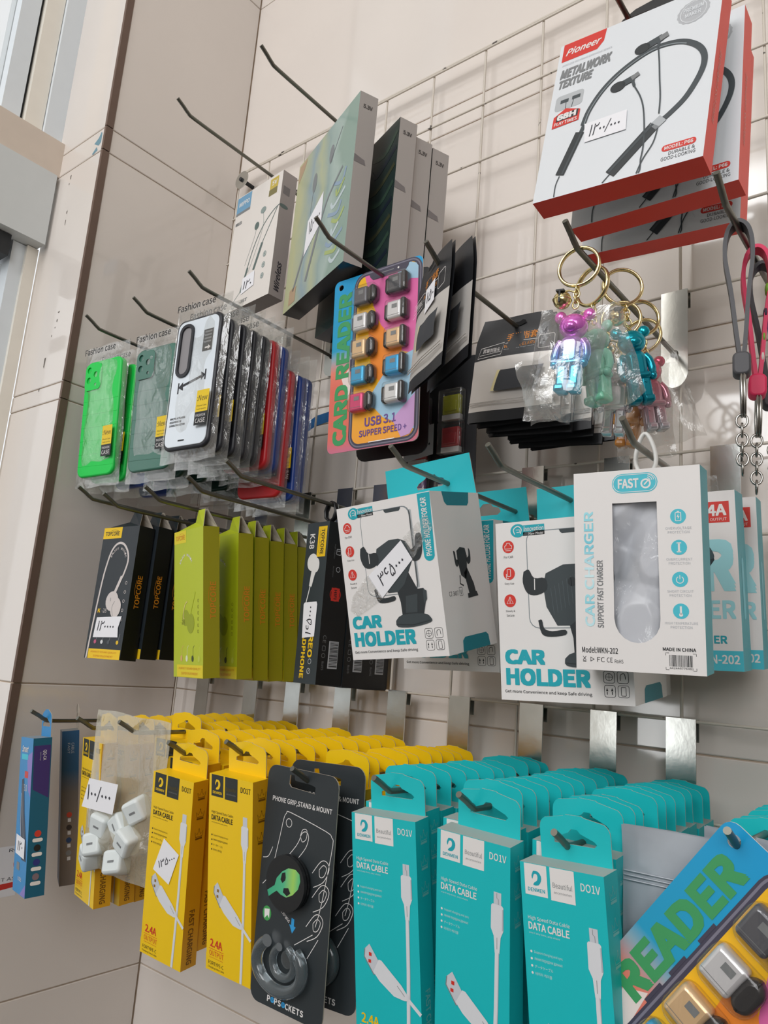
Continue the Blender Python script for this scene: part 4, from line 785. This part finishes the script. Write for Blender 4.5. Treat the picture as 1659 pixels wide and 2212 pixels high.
dup(r1, P(.142, -.1070, -.410, .01, .02, .02), 'red phone case in a bag, farther one on the third hook')
dup(u1, P(.143, -.0930, -.414, .03, .02, -.01), 'blue phone case in a bag, second blue on the third hook'); dup(u1, P(.144, -.0790, -.412, .0, .02, .015), 'blue phone case in a bag, farthest on the third hook')

# ================================================================ pouches
PB = mat('matt_black_pouch', '#202124', .42, var=.06, bump=.15, bscale=60); PS = mat('silver_pouch', '#cfcac4', .32, metal=.2, var=.05, vscale=30, bump=.25, bscale=40); SLV = mat('sleeve_grey', '#3a3c40', .7); CRM = mat('cream_edge', '#e6d9a4', .6); ORT = mat('bright_orange_ink', '#e08a20', .5)
def pouch(M, lab, curl=0.0):
    W, H = 84, 112; t = thing('pouch', lab, 'pouch', M, 'black and silver pouches')
    def fr(u, v, y=0): 
        e = min(1, 6 * min(u, 1 - u)) * min(1, 6 * min(v, 1 - v)); x = u * W + (7 if v < .22 else 0) * (.5 - u) * 2 * max(0, 1 - v / .22)
        return (x, y - 2.6 * e * (.6 + .4 * math.sin(v * 6)) + .7 * math.sin(u * 7 + v * 4) + curl * (u - .5) ** 2 * 40 + curl * max(0, .2 - v) * 90, -v * H)
    m = MB(); fs = [(0, 0)]
    for (v0, v1, ma) in ((0, .40, PB), (.40, .90, PS), (.90, 1, PB)):
        for (u0, u1) in ((0, 1),):
            m.sheet(lambda u, v: fr(u, v0 + (v1 - v0) * v), 10, max(2, int((v1 - v0) * 20)), ma)
    m.sheet(lambda u, v: (fr(u, v)[0], 1.8 - .3 * fr(u, v)[1] if not curl else fr(u, v)[1] + 3, -v * H), 8, 12, PB); m.build('bag', t)
    m = MB(); off = -3.0 + (curl * 10)
    A = Art(m, (0, -2.9, 0), (1, 0, 0), (0, 0, -1), (0, -1, 0))
    yo = lambda: None
    A.text('手游指套', 34, 21, 66, 29, ORT, 1, .012, .15, 0, None); A.line([(33, 31), (50, 30.2), (66, 31.2)], .5, WHITE, 1); A.text('WASP FEELERS', 32, 32.6, 64, 36, ORT, 1, 0, .15); A.text('Mobile Gaming Finger Sleeve', 32, 37, 63, 38.4, PALEG, 1)
    A.line([(8, 33), (32, 29.6), (29, 42), (5, 44)], .5, WHITE, 1, True); A.text('武装到指尖', 10, 34, 28, 38.6, WHITE, 1, .01, .15, 0, None); A.line([(7, 40.8), (29.4, 38.8)], .4, WHITE, 1); A.line(rrect(67, 28, 83, 42, 2), .5, WHITE, 1, True); A.poly([(40, 9), (46, 9), (49, 7), (52, 8), (53, 11), (47, 13.6), (38, 13)], mat('hang_hole_shadow', '#0b0b0c', .9), 1)
    m.build('lettering', t)
    m = MB(); m.sheet(lambda u, v: (28 + 44 * u - 5 * (v - .5), -4.2 - .8 * math.sin(PI * v) + .4 * math.sin(u * 9), -60 - 22 * v), 10, 6, SLV); m.sheet(lambda u, v: (25 + 3.6 * u - 5 * (v - .5), -4.3, -60 - 22 * v), 1, 3, CRM); m.build('sleeve_window', t)
    m = MB(); [m.tube([(1, -2.4, -q), (42, -3.6, -q), (83, -2.4, -q)], .5, PS, 6) for q in (92, 94.6)]; m.build('zip_ridge', t); return t
p0 = pouch(P(.4690, -.0900, -.4270, .12, -.12, .0), 'black and silver pouch facing front with the orange characters, on the back of its hook')
for k in range(7): dup(p0, P(.4700 + .0045 * k + .003 * (k % 2), -.0820 + .0100 * k, -.4290 - .0015 * k, .10 + .02 * (k % 3), -.10 + .02 * (k % 2), .035 * ((k % 3) - 1)), 'black and silver pouch stacked flat, %s in the rear stack' % nth(k + 1), skip=('lettering',))
f0 = pouch(P(.4643, -.1880, -.4225, -.606, -.011, .032), 'black and silver pouch twisted sideways, nearest on its hook', .07)
m = MB(); a = Art(m, (0, -3.2, 0), (1, 0, 0), (0, 0, -1), (0, -1, 0)); a.poly([(38, 30), (60, 28), (61, 48), (38, 52)], PAPER, 2); a.text('۱۵۰', 42, 34, 58, 44, INK, 4, 0, .2, 0, None); m.build('price_tag', f0)
dup(f0, P(.4740, -.1790, -.4215, -.56, .0, -.03), 'black pouch twisted sideways right behind the nearest pouch', skip=('price_tag', 'lettering'))

# ================================================================ card reader cards
CYAN = mat('cyan_card', '#1d9ccf', .4)
def strip_mat(): return ramp('strip_blue_to_coral', 'Z', [(-.203, '#c9718c'), (-.185, '#e2705f'), (-.128, '#e2705f'), (-.110, '#e8826e'), (-.094, '#8ea9b5'), (-.084, '#1d9cc4'), (0, '#139ad0')], .38)
def reader_card(M, lab, first=True):
    W, H = 121, 202.7; t = thing('reader_card', lab, 'card reader card', M, 'colourful cards of USB card readers'); ST = strip_mat(); GT = mat('grass_green_ink', '#3f9a5e', .45)
    o = [(x, -y) for x, y in rrect(0, 0, W, H, 7, 4)]; MB().prism(o, [[(x, -y) for x, y in circ(9.5, 8.5, 3.6, 14)], [(x, -y) for x, y in circ(76, 6, 2.4, 12)]], -.6, .6, ST, WHITE).build('card', t)
    m = MB(); a = front_art(m, -.6); RIM = mat('phone_rim_dark', '#454252', .35); RIM2 = mat('phone_rim_light', '#7b7887', .3)
    a.text('CARD READER', 7, 17, 26.5, 195, GT, 1, .045, 0, 90); a.poly([(16, 118), (27, 108), (30, 128), (27, 146), (22, 134)], mat('soft_white', '#ead9d2', .5), 0)
    a.poly(rrect(29.5, -.4, W, H - 1, 15, 6), RIM, 2); a.poly(rrect(31, 1, W - 1.5, H - 2.4, 13.8, 6), RIM2, 3); a.poly(rrect(32.4, 2.4, W - 2.8, H - 3.8, 12.6, 6), RIM, 4)
    x0, y0, x1, y1 = 34.6, 4.6, W - 5, H - 6; S = rrect(x0, y0, x1, y1, 10.5, 6)
    YO, PK, LB, OR, LV = (mat('screen_yellow', '#f3b21d', .4), mat('screen_pink', '#e06aa6', .4), mat('screen_blue', '#9fc3d8', .4), mat('screen_orange', '#ef8a2e', .4), mat('screen_lavender', '#c79ccb', .4))
    a.poly(S, ramp('screen_yellow_fade', 'Z', [(-.2, '#f0a13a'), (-.1, '#f3bb1e'), (0, '#f2b91a')], .38), 5)
    a.poly([(44, y0)] + [(x1 - 10, y0), (x1 - 3, y0 + 3), (x1, y0 + 10), (x1, 110), (90, 100), (70, 70), (52, 30)], PK, 6); a.poly(curve([(x1 - 28, y0), (x1 - 26, 14), (x1 - 14, 22), (x1, 26)], 4) + [(x1, 12), (x1 - 3, y0 + 3), (x1 - 10, y0)], LB, 7)
    a.poly([(52, 72), (66, 64), (98, 100), (92, 116), (70, 132), (58, 118)], OR, 7); a.poly(curve([(x1, 104), (88, 112), (72, 128), (58, 146), (56, 152)], 4) + [(76, 172), (x1, 190)], LB, 8); a.poly([(88, 176), (x1, 152), (x1, y1 - 10), (x1 - 5, y1 - 2), (100, y1)], LV, 9)
    a.poly([(50, 3.4), (104, 3.4), (103, 8), (99, 12), (56, 12), (52, 8)], RIM, 10); a.line([(68, 6.4), (84, 6.4)], 1, GREYI, 11); a.disc(90, 6.6, 1.2, WHITE, 11); a.line([(58, 196.6), (92, 196.6)], 1, WHITE, 11)
    PU = mat('violet_text', '#6b4c8f', .45); a.text('USB 3.1', 52, 169, 93, 179, PU, 11, .02); a.text('SUPPER SPEED +', 45, 182.4, 107, 189.6, PU, 11, .02)
    [a.rect(27.6, y, 29.6, y + 14, RIM, 2) for y in (50, 76, 98)]
    m.build('card_print', t)
    BLIS = film('blister_film', gloss=.12, haze=.015, bump=.15, bscale=25); BKP = mat('reader_cap_black', '#2c2a2b', .3); proto = {}
    cols = ('#626268', '#56575d', '#e4e2e4', '#e8e6e8', '#efc99a', '#edc598', '#34aee0', '#30aae2', '#e8467e', '#ececed')
    for r in range(5):
        for c in range(2):
            k = r * 2 + c; h = cols[k]; cx, cz = (47 if c == 0 else 93) + (0 if c == 0 else 0), -(31 + 30.4 * r + (0 if c == 0 else -3))
            M2 = Matrix.Translation((cx * .001, -.0006, cz * .001)) @ Matrix.Scale(1.13, 4)
            b = MB(); mm = mat('anodised' + h, h, .3, metal=.35); b.slab(-9.5, -9, 7, 9, 2.4, -9, 0, 2.2, mm); a = Art(b, (0, -9, 0), (1, 0, 0), (0, 0, -1), (0, -1, 0)); a.line([(-9, 5.4), (6, 5.4)], .3, GREYI, 1); a.rect(-3, -5, 3, -1, GREYI, 1)
            ro = b.build('usb_reader', t, matrix=M2); q = MB()
            if c == 0: q.slab(6.4, -9.4, 17, 9.4, 6, -8.4, 0, 2.4, BKP)
            else: q.slab(6.4, -9.8, 12, 9.8, 2.4, -9.6, 0, 1.6, BKP); q.slab(-14, -8, -9, 8, 3, -7, 0, 2, BKP)
            q.build('cap', ro)
            bl = MB(); bl.slab(-11.5, -11, 18 if c == 0 else 13.5, 11, 7 if c == 0 else 4, -11, 0, 3, BLIS); bl.build('blister', ro)
    return t
rc = reader_card(pose((.3112, -.1401, -.3632), (.034, .042, -.019)) @ Matrix.Scale(.965, 4), 'colourful card of ten USB card readers hanging upright')
dup(rc, pose((.7367, -.2250, -.8400), (-.046, -.007, .659)), 'colourful card of USB card readers tilted in the bottom right corner')
# dark cards behind
t = thing('reader_card', 'black card mostly hidden behind the upright card reader card', 'card reader card', pose((.322, -.104, -.352), (.05, .03, -.02))); MB().prism(rrect(0, -208, 92, 0, 12), [], -.6, .6, mat('black_display_card', '#17171a', .45)).build('card', t)
t = thing('blister_card', 'black blister card of purple, blue and red readers behind the pouches', 'blister card', pose((.352, -.052, -.440), (.04, .03, -.01))); m = MB().prism(rrect(0, -150, 92, 0, 5), [], -.6, .6, mat('black_display_card', '#17171a', .45)); m.build('card', t)
for k, (x, z, h) in enumerate(((22, -130, '#6d2f86'), (62, -128, '#17407f'), (22, -98, '#b51f2a'), (64, -88, '#b51f2a'), (64, -52, '#b3b41c'), (22, -56, '#8a2f86'))):
    cm = mat('clear_colour' + h, h, .15, coat=.5); b = MB(); b.slab(x - 11, z - 13, x + 11, z + 9, 2, -8, 0, 2, cm); b.slab(x - 8, z - 10, x + 8, z + 2, 1, -9.4, -6, .8, cm); b.box(x - 11, x + 11, -7, 0, z - 19, z - 13, WHITE); o = b.build('reader', t)
    bl = MB(); bl.slab(x - 15, z - 21, x + 15, z + 15, 2, -11, -.6, 2, FILM); bl.build('blister', o)
m = MB(); a = front_art(m, -10.5); a.poly([(8, 78), (46, 74), (46, 108), (8, 114)], PALEG, 8); a.text('۴۵۰۰۰', 14, 88, 42, 102, INK, 10, 0, .3, 0, None); m.build('price_tag', t)

# ================================================================ shiny bear keychains
FIG = {}
def bear(M, lab, kind):
    t = thing('bear_keychain', lab, 'keychain', M, 'shiny bear keychains')
    st = {'pink': [(-.062, '#36b4d6'), (-.040, '#4fb4e2'), (-.028, '#9a98da'), (-.018, '#dc7adc'), (0, '#ee78cf')], 'teal': [(-.062, '#0f7f92'), (-.02, '#1098ad'), (0, '#18a8b8')], 'silver': [(-.062, '#cfcfd2'), (-.02, '#c9b7bc'), (0, '#d0d4d4')], 'rose': [(-.062, '#d6d6da'), (-.03, '#d28a9a'), (0, '#d84a6a')], 'mint': [(-.062, '#7fc9a8'), (0, '#9bd8c0')], 'amber': [(-.062, '#c9863c'), (0, '#d9a45a')]}[kind]
    FM = ramp('lacquer_' + kind, 'Z', st, .16, .55 if kind in ('pink', 'teal', 'silver', 'rose') else 0)
    m = MB(); m.tube([(15 * math.cos(q), 0, 0 + 15 * math.sin(q)) for q in [2 * PI * i / 36 for i in range(36)]], 1.35, GOLD, 8, True, flat=1.5); m.build('key_ring', t)
    m = MB()
    for i in range(4):
        m.tube([((2.2 * math.cos(q)) if i % 2 else 0, 0 if i % 2 else 2.2 * math.cos(q), -17.5 - 4.2 * i + 3.0 * math.sin(q)) for q in [2 * PI * k / 14 for k in range(14)]], .7, GOLD, 6, True)
    m.build('chain', t)
    m = MB(); m.ball((-9, -4, -27), 6.6, GOLD); m.tube([(-9 + 6.75 * math.cos(q), -4 + 6.75 * math.sin(q), -27) for q in [2 * PI * k / 24 for k in range(24)]], .4, GOLD, 6, True); m.box(-9.6, -8.4, -11, -6, -31, -22, DARK); m.box(-12, -6, -10.9, -7, -22.6, -21.4, DARK); m.tube([(-9, -4, -20.4), (-5, -2, -19), (-1, 0, -20)], .7, GOLD, 6); m.build('bell', t)
    B = Matrix.Translation((0, 0, -.036)); o = lambda mb, n: mb.build(n, t, matrix=B)
    o(MB().ball((0, 0, -11), (10.6, 9.4, 9.4), FM).ball((0, -6.6, -13.5), (5.4, 4.4, 4), FM), 'head')
    for s in (-1, 1): o(MB().ball((s * 10.6, .5, -2.6), (4.6, 3.4, 4.6), FM), 'ear')
    o(MB().slab(-8, -42, 8, -19, 6, -6, 6, 4, FM).slab(-9.4, -42.5, 9.4, -37, 2.4, -6.6, 6.6, 2.2, FM), 'torso')
    for s in (-1, 1):
        o(MB().tube(curve([(s * 7.6, 0, -22.6), (s * 10.6, -.4, -27), (s * 11.8, -1, -34), (s * 11.2, -2.6, -39)], 4), [3.3] * 5 + [3.1] * 4 + [2.8] * 4, FM, 10).ball((s * 10.9, -3, -40.6), (2.9, 3.2, 3.2), FM), 'arm')
        o(MB().slab(s * 4.7 - 4, -59.5, s * 4.7 + 4, -41, 2.4, -5, 5, 2, FM).slab(s * 4.7 - 4.3, -62, s * 4.7 + 4.3, -56, 2, -8, 5, 2, FM).prism(circ(s * 4.7, -45, 1.2, 10), [], -5.6, -4.6, FM), 'leg')
    return t
def bear_bag(t, W=48, H=80, seed=1, o=(-.022, 0, -.028), r=(0, 0, 0)):
    bag_sheet(W, H, 18, seed, FILM, 12, 16, 1.3).build('clear_bag', t, matrix=pose(o, r))
kb = bear(P(.636, -.2180, -.4760, .12, .0, .06), 'pink to blue metallic bear keychain in a clear bag, nearest on its hook', 'pink'); bear_bag(kb, 52, 86, 3, (-.026, 0, -.030), (0, 0, .08))
bear_bag(kb, 40, 50, 9, (-.046, .006, -.070), (.3, 0, -.35))
for kind, o_, r_, lab in (('mint', (.634, -.190, -.478), (-.3, 0, -.1), 'mint green bear keychain right behind the pink and blue bear'), ('teal', (.646, -.160, -.468), (.6, 0, -.16), 'teal metallic bear keychain at the right of the bagged bears'), ('silver', (.638, -.142, -.486), (.3, 0, .05), 'silver bear keychain low in the middle of the bunch'), ('rose', (.645, -.118, -.476), (.7, 0, -.14), 'silver and rose bear keychain at the right end of the bunch'), ('amber', (.640, -.100, -.484), (.1, 0, .12), 'amber bear keychain at the back of the bunch')):
    b = bear(P(*o_, *r_), lab, kind)
    if kind in ('rose', 'mint', 'amber'): bear_bag(b, 46, 84, len(lab), (-.022, 0, -.03), (0, 0, -.2))
m = MB()

# ================================================================ rubber strap keychains
def strap(M, lab, h, deco=None):
    RB = mat('rubber' + h, h, .55); t = thing('strap_keychain', lab, 'keychain', M, 'rubber strap keychains at the right edge')
    path = curve([(0, 1, -98), (-2.2, 0, -80), (-5, 0, -50), (-8.5, 0, -22), (-6.5, 0, -4), (0, 0, 2.4), (6.5, 0, -4), (8.5, 0, -22), (5.5, 0, -50), (3.2, 0, -80), (1.4, 1, -98)], 5)
    m = MB(); n = len(path); v = []
    for i, p in enumerate(path):
        a, b = Vector(path[max(i - 1, 0)]), Vector(path[min(i + 1, n - 1)]); d = (b - a).normalized(); q = Vector((-d.z, 0, d.x)) * 1.3
        for sx, sy in ((1, -5.5), (1, 5.5), (-1, 5.5), (-1, -5.5)): w_ = Vector(p) + q * sx; v.append((w_.x, w_.y + sy, w_.z))
    m.add(v, [(i * 4 + k, i * 4 + (k + 1) % 4, (i + 1) * 4 + (k + 1) % 4, (i + 1) * 4 + k) for i in range(n - 1) for k in range(4)], RB); m.slab(-5, -108, 6, -92, 4, -5.5, 6.5, 1.4, RB); m.build('strap', t)
    if deco:
        d = MB(); [d.ball((8.2 - .06 * z, -2, -z), (1.6, 4.6, 4.6), mat('rubber_deco' + c, c, .5), 10, 6) for z, c in zip((30, 48, 66, 80), deco)]; d.build('charm_relief', t)
    m = MB(); [m.tube([(1 + dx, 14 * math.cos(q) * .55, -120 + 15 * math.sin(q)) for q in [2 * PI * i / 28 for i in range(28)]], 1.0, STEEL, 8, True) for dx in (-.9, .9)]; m.build('split_ring', t)
    m = MB()
    for i in range(6):
        m.tube([((3.4 * math.cos(q)) if i % 2 == 0 else 0, 0 if i % 2 == 0 else 3.4 * math.cos(q), -138 - 6.4 * i + 4.4 * math.sin(q)) for q in [2 * PI * k / 14 for k in range(14)]], .85, STEEL, 6, True)
    m.build('chain', t); return t
strap(P(.7390, -.1920, -.4640, .25, 0, 0), 'dark grey rubber strap keychain with a bare chain, nearest on its hook', '#4b4a4d')
strap(P(.7440, -.1640, -.4700, .3, 0, .02), 'red pink rubber strap keychain behind the grey one', '#e02d5c', ('#7fae3a', '#3a2a44', '#7fae3a', '#e8d8d0'))
strap(P(.7420, -.1400, -.4700, .3, 0, -.03), 'black rubber strap keychain behind the red pink one', '#2a262a')
strap(P(.7500, -.1180, -.4720, .3, 0, .03), 'purple rubber strap keychain cut by the right edge of the picture', '#7a3a94', ('#c8572a', '#7fae3a', '#c8572a', '#c8572a'))

# ================================================================ top row boxes
NK = mat('neckband_grey', '#434a4e', .35); NKD = mat('neckband_dark', '#2c3134', .4)
def red_box(M, lab):
    W, H, D = 128.7, 153.8, 19.9; s = W / 128.7; t = thing('neckband_box', lab, 'neckband box', M, 'red and white neckband boxes'); RS = mat('red_carton', '#f54a39', .45, var=.03)
    PWH = mat('cool_white_card', '#dcdfe2', .4); MB().box(0, W, 0, D, -H, 0, PWH, right=RS, top=RS, bottom=RS).build('carton', t)
    m = MB(); a = front_art(m); a.poly([(3, 0), (39.8, 0), (38.8, 12), (34, 18.2), (3, 18.2)], RED); a.text('Pioneer', 6, 6, 36.5, 13, WHITE, 1, .02, .35)
    a.text('WIRELESS NECKBAND EARPHONE SERIES', 4.4, 21.5, 47, 23.4, PALEG); a.text('METALWORK', 4.4, 27, 48, 36.6, GREYI, 1, .05, .2); a.text('TEXTURE', 4.6, 38, 34, 46.6, GREYI, 1, .05, .2)
    a.poly(rrect(4.6, 54, 28.6, 69, 3), mat('soft_grey', '#b4b7b9', .5)); a.line([(9, 60.5), (16, 60.5)], 3.4, NK, 1); a.line([(19, 60), (26, 60)], 3.4, NK, 1); a.line([(14, 61), (14.6, 69)], .6, NK, 1); a.line([(20.6, 61), (19.6, 69)], .6, NK, 1)
    a.poly([(5.2, 85.6), (5.4, 74.6), (15, 68.6), (28, 74), (28, 84.6)], RED, 2); a.poly([(8, 73.6), (26.6, 73.2), (26.4, 79.6), (8, 80)], NKD, 3); a.text('68H', 8.6, 73.4, 25, 79.2, WHITE, 4, .05); a.text('PLAY TIMES', 7, 80.8, 26.4, 84, WHITE, 4, .02)
    a.line(curve([(33, 92), (36, 79.6), (44, 65), (55.2, 53.6), (70, 45), (83.4, 41.1), (97, 42.4), (107.6, 47), (117, 56), (121.4, 67), (120, 80), (112, 97), (102, 107.4), (96, 112)], 5), 4.4, NK, 4); a.line(curve([(34, 92), (36.6, 80), (44.4, 66), (55.6, 54.4), (70, 46), (83.4, 42.1), (97, 43.6), (107, 48)], 5), .8, mat('neck_highlight', '#8c9498', .3), 5)
    a.line([(34, 92), (30, 106)], 3.4, NK, 4); a.line([(31.4, 98), (20, 134)], 7.6, NKD, 5); a.line([(33, 99), (22, 134)], 1.6, NK, 6); a.line(curve([(20, 135), (18, 143), (18.2, 153.4)], 3), .9, NK, 4)
    a.line([(97, 110), (90, 116)], 8, mat('rim_silver', '#b3b7ba', .3), 5); a.line([(91.5, 114), (62, 147)], 9, NKD, 5); a.line([(90, 113), (61, 145)], 2, NK, 6); a.line([(62, 147), (57, 153)], .9, NK, 4)
    a.disc(73, 37, 6, NKD, 6, 4.6); a.line([(77, 36), (88, 33)], 6.4, NK, 6); a.line([(86, 34), (92, 31.6)], 5, GREYI, 7); a.line([(85.8, 36), (85.6, 42)], 2.2, NK, 7); a.line(curve([(85.6, 41), (88, 56), (90.1, 72), (92.6, 90), (93.4, 105)], 4), 1.1, NK, 6)
    a.disc(57.6, 66, 6, NKD, 6, 4.6); a.line([(61, 65), (70, 62.6)], 6, NK, 6); a.line([(68, 63), (73.4, 60)], 4.2, GREYI, 7); a.line([(69, 65), (71, 71)], 2.2, NK, 7); a.line(curve([(71, 71), (77, 83), (81, 96), (84, 116), (85, 131), (84.4, 142)], 4), 1.1, NK, 6); a.line(curve([(94, 118), (92, 130), (86, 142), (82.6, 153)], 4), 1.0, NK, 5); a.line(curve([(84.4, 142), (85, 150), (84, 153)], 3), 1.0, NK, 5)
    a.poly(rrect(99, 135.4, 122.8, 140.8, 2.6), RED, 1); a.text('MODEL: P66', 101, 136.6, 120.8, 139.6, WHITE, 2, .02); a.text('DURABLE &', 104.4, 141.8, 122.4, 144.6, BLACK, 1); a.text('GOOD-LOOKING', 99.4, 145.6, 123, 148.6, BLACK, 1)
    SG = mat('seal_grey', '#b3b5b8', .5); a.poly([(108.7 + (11.4 + .6 * (k % 2)) * math.cos(k * PI / 16), 19 + (10.4 + .6 * (k % 2)) * math.sin(k * PI / 16)) for k in range(32)], SG); a.ring(108.7, 19, 9.4, .5, PWH, 1); a.text('PREMIUM', 101.4, 14, 116, 18, PWH, 2, .02, 0, 2); a.text('MAKER', 103, 19.4, 114.4, 23, PWH, 2, .02, 0, 2)
    m.build('front_print', t)
    m = MB(); b = side_art(m, W); b.text('WIRELESS EARPHONE', 7, 55, 12, 118, mat('pale_red_ink', '#e39a8c', .5), 1, 0, .2, 90); m.build('side_print', t)
    MB().prism([(36, 0), (86, 0), (86, 16), (84, 27), (79, 33), (70, 35), (52, 32), (42, 26), (37, 18)], [rrect(44, 18, 66, 25, 2.6)], D - 1, D - .3, mat('black_tab_plastic', '#26282a', .4)).build('hang_tab', t); return t
n0 = red_box(pose((.6067, -.2000, -.2578), (.009, -.119, .073)), 'white and red neckband box, complete front face with price tag')
price_tag(n0, FA, [(34.5, 92), (68.2, 91.4), (69.6, 110), (37, 110)], '۱۲۰۰/۰۰۰', (40, 95, 64, 106), lay=8)
dup(n0, pose((.6120, -.1640, -.2590), (-.009, -.066, .030)), 'white and red neckband box in the middle of the three', skip=('price_tag',))
dup(n0, pose((.6060, -.1330, -.2580), (.012, .02, .06)), 'white and red neckband box at the back of the three', skip=('price_tag',))
m = None

def picture_box(M, lab, price=False):
    W, H, D = 167.7, 207, 22.6; t = thing('picture_box', lab, 'boxed earphones', M, 'tall picture boxes on the top row'); SG = mat('warm_grey_card', '#aaa49f', .45); BK = mat('black_glossy_card', '#16181a', .25)
    im = bpy.data.materials.get('washed_picture')
    if im is None:
        im = ramp('washed_picture', 'X', [(0, '#a9b6a2'), (.02, '#b7bd98'), (.045, '#bcbd92'), (.07, '#a5b19c'), (.09, '#8fa6ae'), (.11, '#b3bb9a'), (.135, '#93aaa6'), (.155, '#a9bdb6'), (.168, '#8ea79c')], .22, 0, 1, .07, 16)
    MB().box(0, W, 0, D, -H, 0, SG, front=im if price else mat('dark_picture', '#23312f', .18, var=.5, vscale=14), bottom=BK, top=SG).build('carton', t)
    m = MB(); a = front_art(m); SH = mat('dusty_grey_ink', '#7e8487', .4)
    if price:
        a.poly([(2, 3), (26, 2), (20, 14), (3, 28)], mat('dusty_tan', '#b59a7c', .4)); a.disc(60, 56, 6, SH, 1, 13); a.disc(104, 42, 6, SH, 1, 12); a.line([(58, 68), (56, 96)], .8, SH, 1); a.line([(102, 54), (128, 20)], 1.6, SH, 1)
        a.line([(52, 140), (26, 186)], 5, SH, 1); a.line([(88, 130), (64, 188)], 6, SH, 1); a.line(curve([(88, 130), (104, 104), (118, 92), (140, 78)], 4), 4, SH, 1); a.rect(16, 182, 36, 202, mat('dusty_tan', '#b59a7c', .4), 1)
        for k in range(9): q = k * 1.7; a.line(curve([(120 + 9 * math.sin(q), 90 + 12 * k), (134 + 8 * math.cos(q), 98 + 12 * k), (150 + 6 * math.sin(q * 2), 84 + 13 * k)], 4), 4.5, mat(('swirl_blue', 'swirl_lime', 'swirl_pale')[k % 3], ('#8ea6bd', '#a9bb74', '#c3d2d6')[k % 3], .25), 1)
    else:
        for k in range(8): q = k * 2.1; a.line(curve([(100 + 12 * math.sin(q), 20 + 20 * k), (130 + 8 * math.cos(q), 32 + 20 * k), (164, 14 + 21 * k)], 4), 6, mat(('dark_swirl_a', 'dark_swirl_b', 'dark_swirl_c')[k % 3], ('#31463a', '#1c2430', '#3c3f2c')[k % 3], .2), 1)
    m.build('front_print', t)
    m = MB(); b = side_art(m, W); b.text('5.3V', 5, 14, 16.5, 19, mat('side_ink', '#55514f', .5), 1, .03, 0, 0); b.poly([(0, 78), (13, 82), (14.6, 88), (0, 87)], mat('side_grey_patch', '#7b7675', .5), 1); m.build('side_print', t)
    MB().prism([(54, 0), (114, 0), (108, 26), (60, 26)], [rrect(74, 8, 94, 16, 4)], D - 1, D - .3, FILM).build('hang_tab', t)
    return t
q0 = picture_box(pose((.1886, -.1020, -.1458), (-.375, -.002, .018)), 'tall pale picture box with price tag, nearest of the four grey-sided boxes', True)
price_tag(q0, FA, [(52, 104), (92, 84), (94, 124), (50, 150)], '۱۵۰۰۰۰۰', (58, 104, 88, 122), lay=3, rot=14)
q1 = picture_box(pose((.2210, -.0740, -.1740), (-.35, -.005, .010)), 'tall dark picture box, second of the four grey-sided boxes')
dup(q1, pose((.2262, -.0508, -.1862), (-.350, -.005, .010)), 'tall dark picture box, third of the four grey-sided boxes')
dup(q1, pose((.2336, -.0275, -.1886), (-.350, -.005, .010)), 'tall dark picture box, last of the four grey-sided boxes')

def white_box():
    W, H, D = 103.7, 182.4, 23.5; t = thing('earphone_carton', 'white neckband earphone box with a blue logo beside the tall picture boxes', 'earphone box', pose((.0517, -.0901, -.1368), (-.097, -.022, -.014)))
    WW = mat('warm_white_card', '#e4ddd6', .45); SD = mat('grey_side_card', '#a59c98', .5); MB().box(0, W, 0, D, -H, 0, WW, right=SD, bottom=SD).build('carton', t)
    m = MB(); a = front_art(m); LBU = mat('dusty_blue_ink', '#6f9fbf', .45); GN = mat('green_grey_ink', '#5e6f6b', .45); G2 = mat('soft_green_grey', '#8a9894', .45)
    a.rect(1, 1, 34, 26, LBU); a.rect(1, 26, 34, 30, GREYI); a.text('WIPPO', 6, 10, 30, 17, WHITE, 1, .02, .2); a.text('WIRELESS', 3, 42, 18, 47, GREYI, 1, .03)
    a.rect(77, 4, 95, 20, mat('gold_badge', '#c8b04a', .4)); a.rect(76, 20, 94, 30, mat('olive_badge', '#7d7446', .4)); a.text('5V', 81, 8, 92, 15, WHITE, 1, .02)
    a.line(curve([(38, 160), (44, 138), (54, 104), (66, 80), (78, 66), (92, 56), (103.7, 52)], 5), 1.6, GN, 1); a.line([(38, 160), (48, 126)], 4, GN, 2); a.line([(62, 134), (75, 98)], 4.6, GN, 2); a.line([(75, 98), (100, 54)], 1.4, GN, 1)
    a.disc(68, 46, 6, G2, 1, 5); a.disc(57, 66, 5, GN, 1, 6); a.line(curve([(57, 70), (54, 84), (40, 120)], 3), .6, G2, 1); a.line(curve([(69, 50), (72, 74), (60, 110), (50, 134)], 3), .6, G2, 1); a.line(curve([(38, 158), (22, 172), (24, 180), (32, 176)], 4), .9, G2, 1)
    for y in (118, 134, 150): a.disc(84, y, 3.6, G2, 1, 4.4); a.ring(84, y, 2.4, .5, WHITE, 2)
    a.text('-36T', 38, 172, 56, 177, GREYI, 1, .03); m.build('front_print', t)
    price_tag(t, FA, [(40, 140), (66, 136), (68, 158), (40, 164)], '۱۲۰', (44, 146, 62, 158))
    m = MB(); b = side_art(m, W); b.text('Wireless', 6, 132, 15, 174, INK, 1, .02, .35, 90); b.rect(3, 22, 14, 34, mat('side_grey_patch', '#7b7675', .5)); b.poly(circ(7, 52, 7, 16, 3), GN, 1); m.build('side_print', t)
    MB().prism([(38, 0), (76, 0), (75, 5), (68, 11), (46, 11), (39, 5)], [rrect(52, 3, 62, 8, 2)], D - 1, D - .3, mat('black_tab_plastic', '#26282a', .4)).build('hang_tab', t)
white_box()
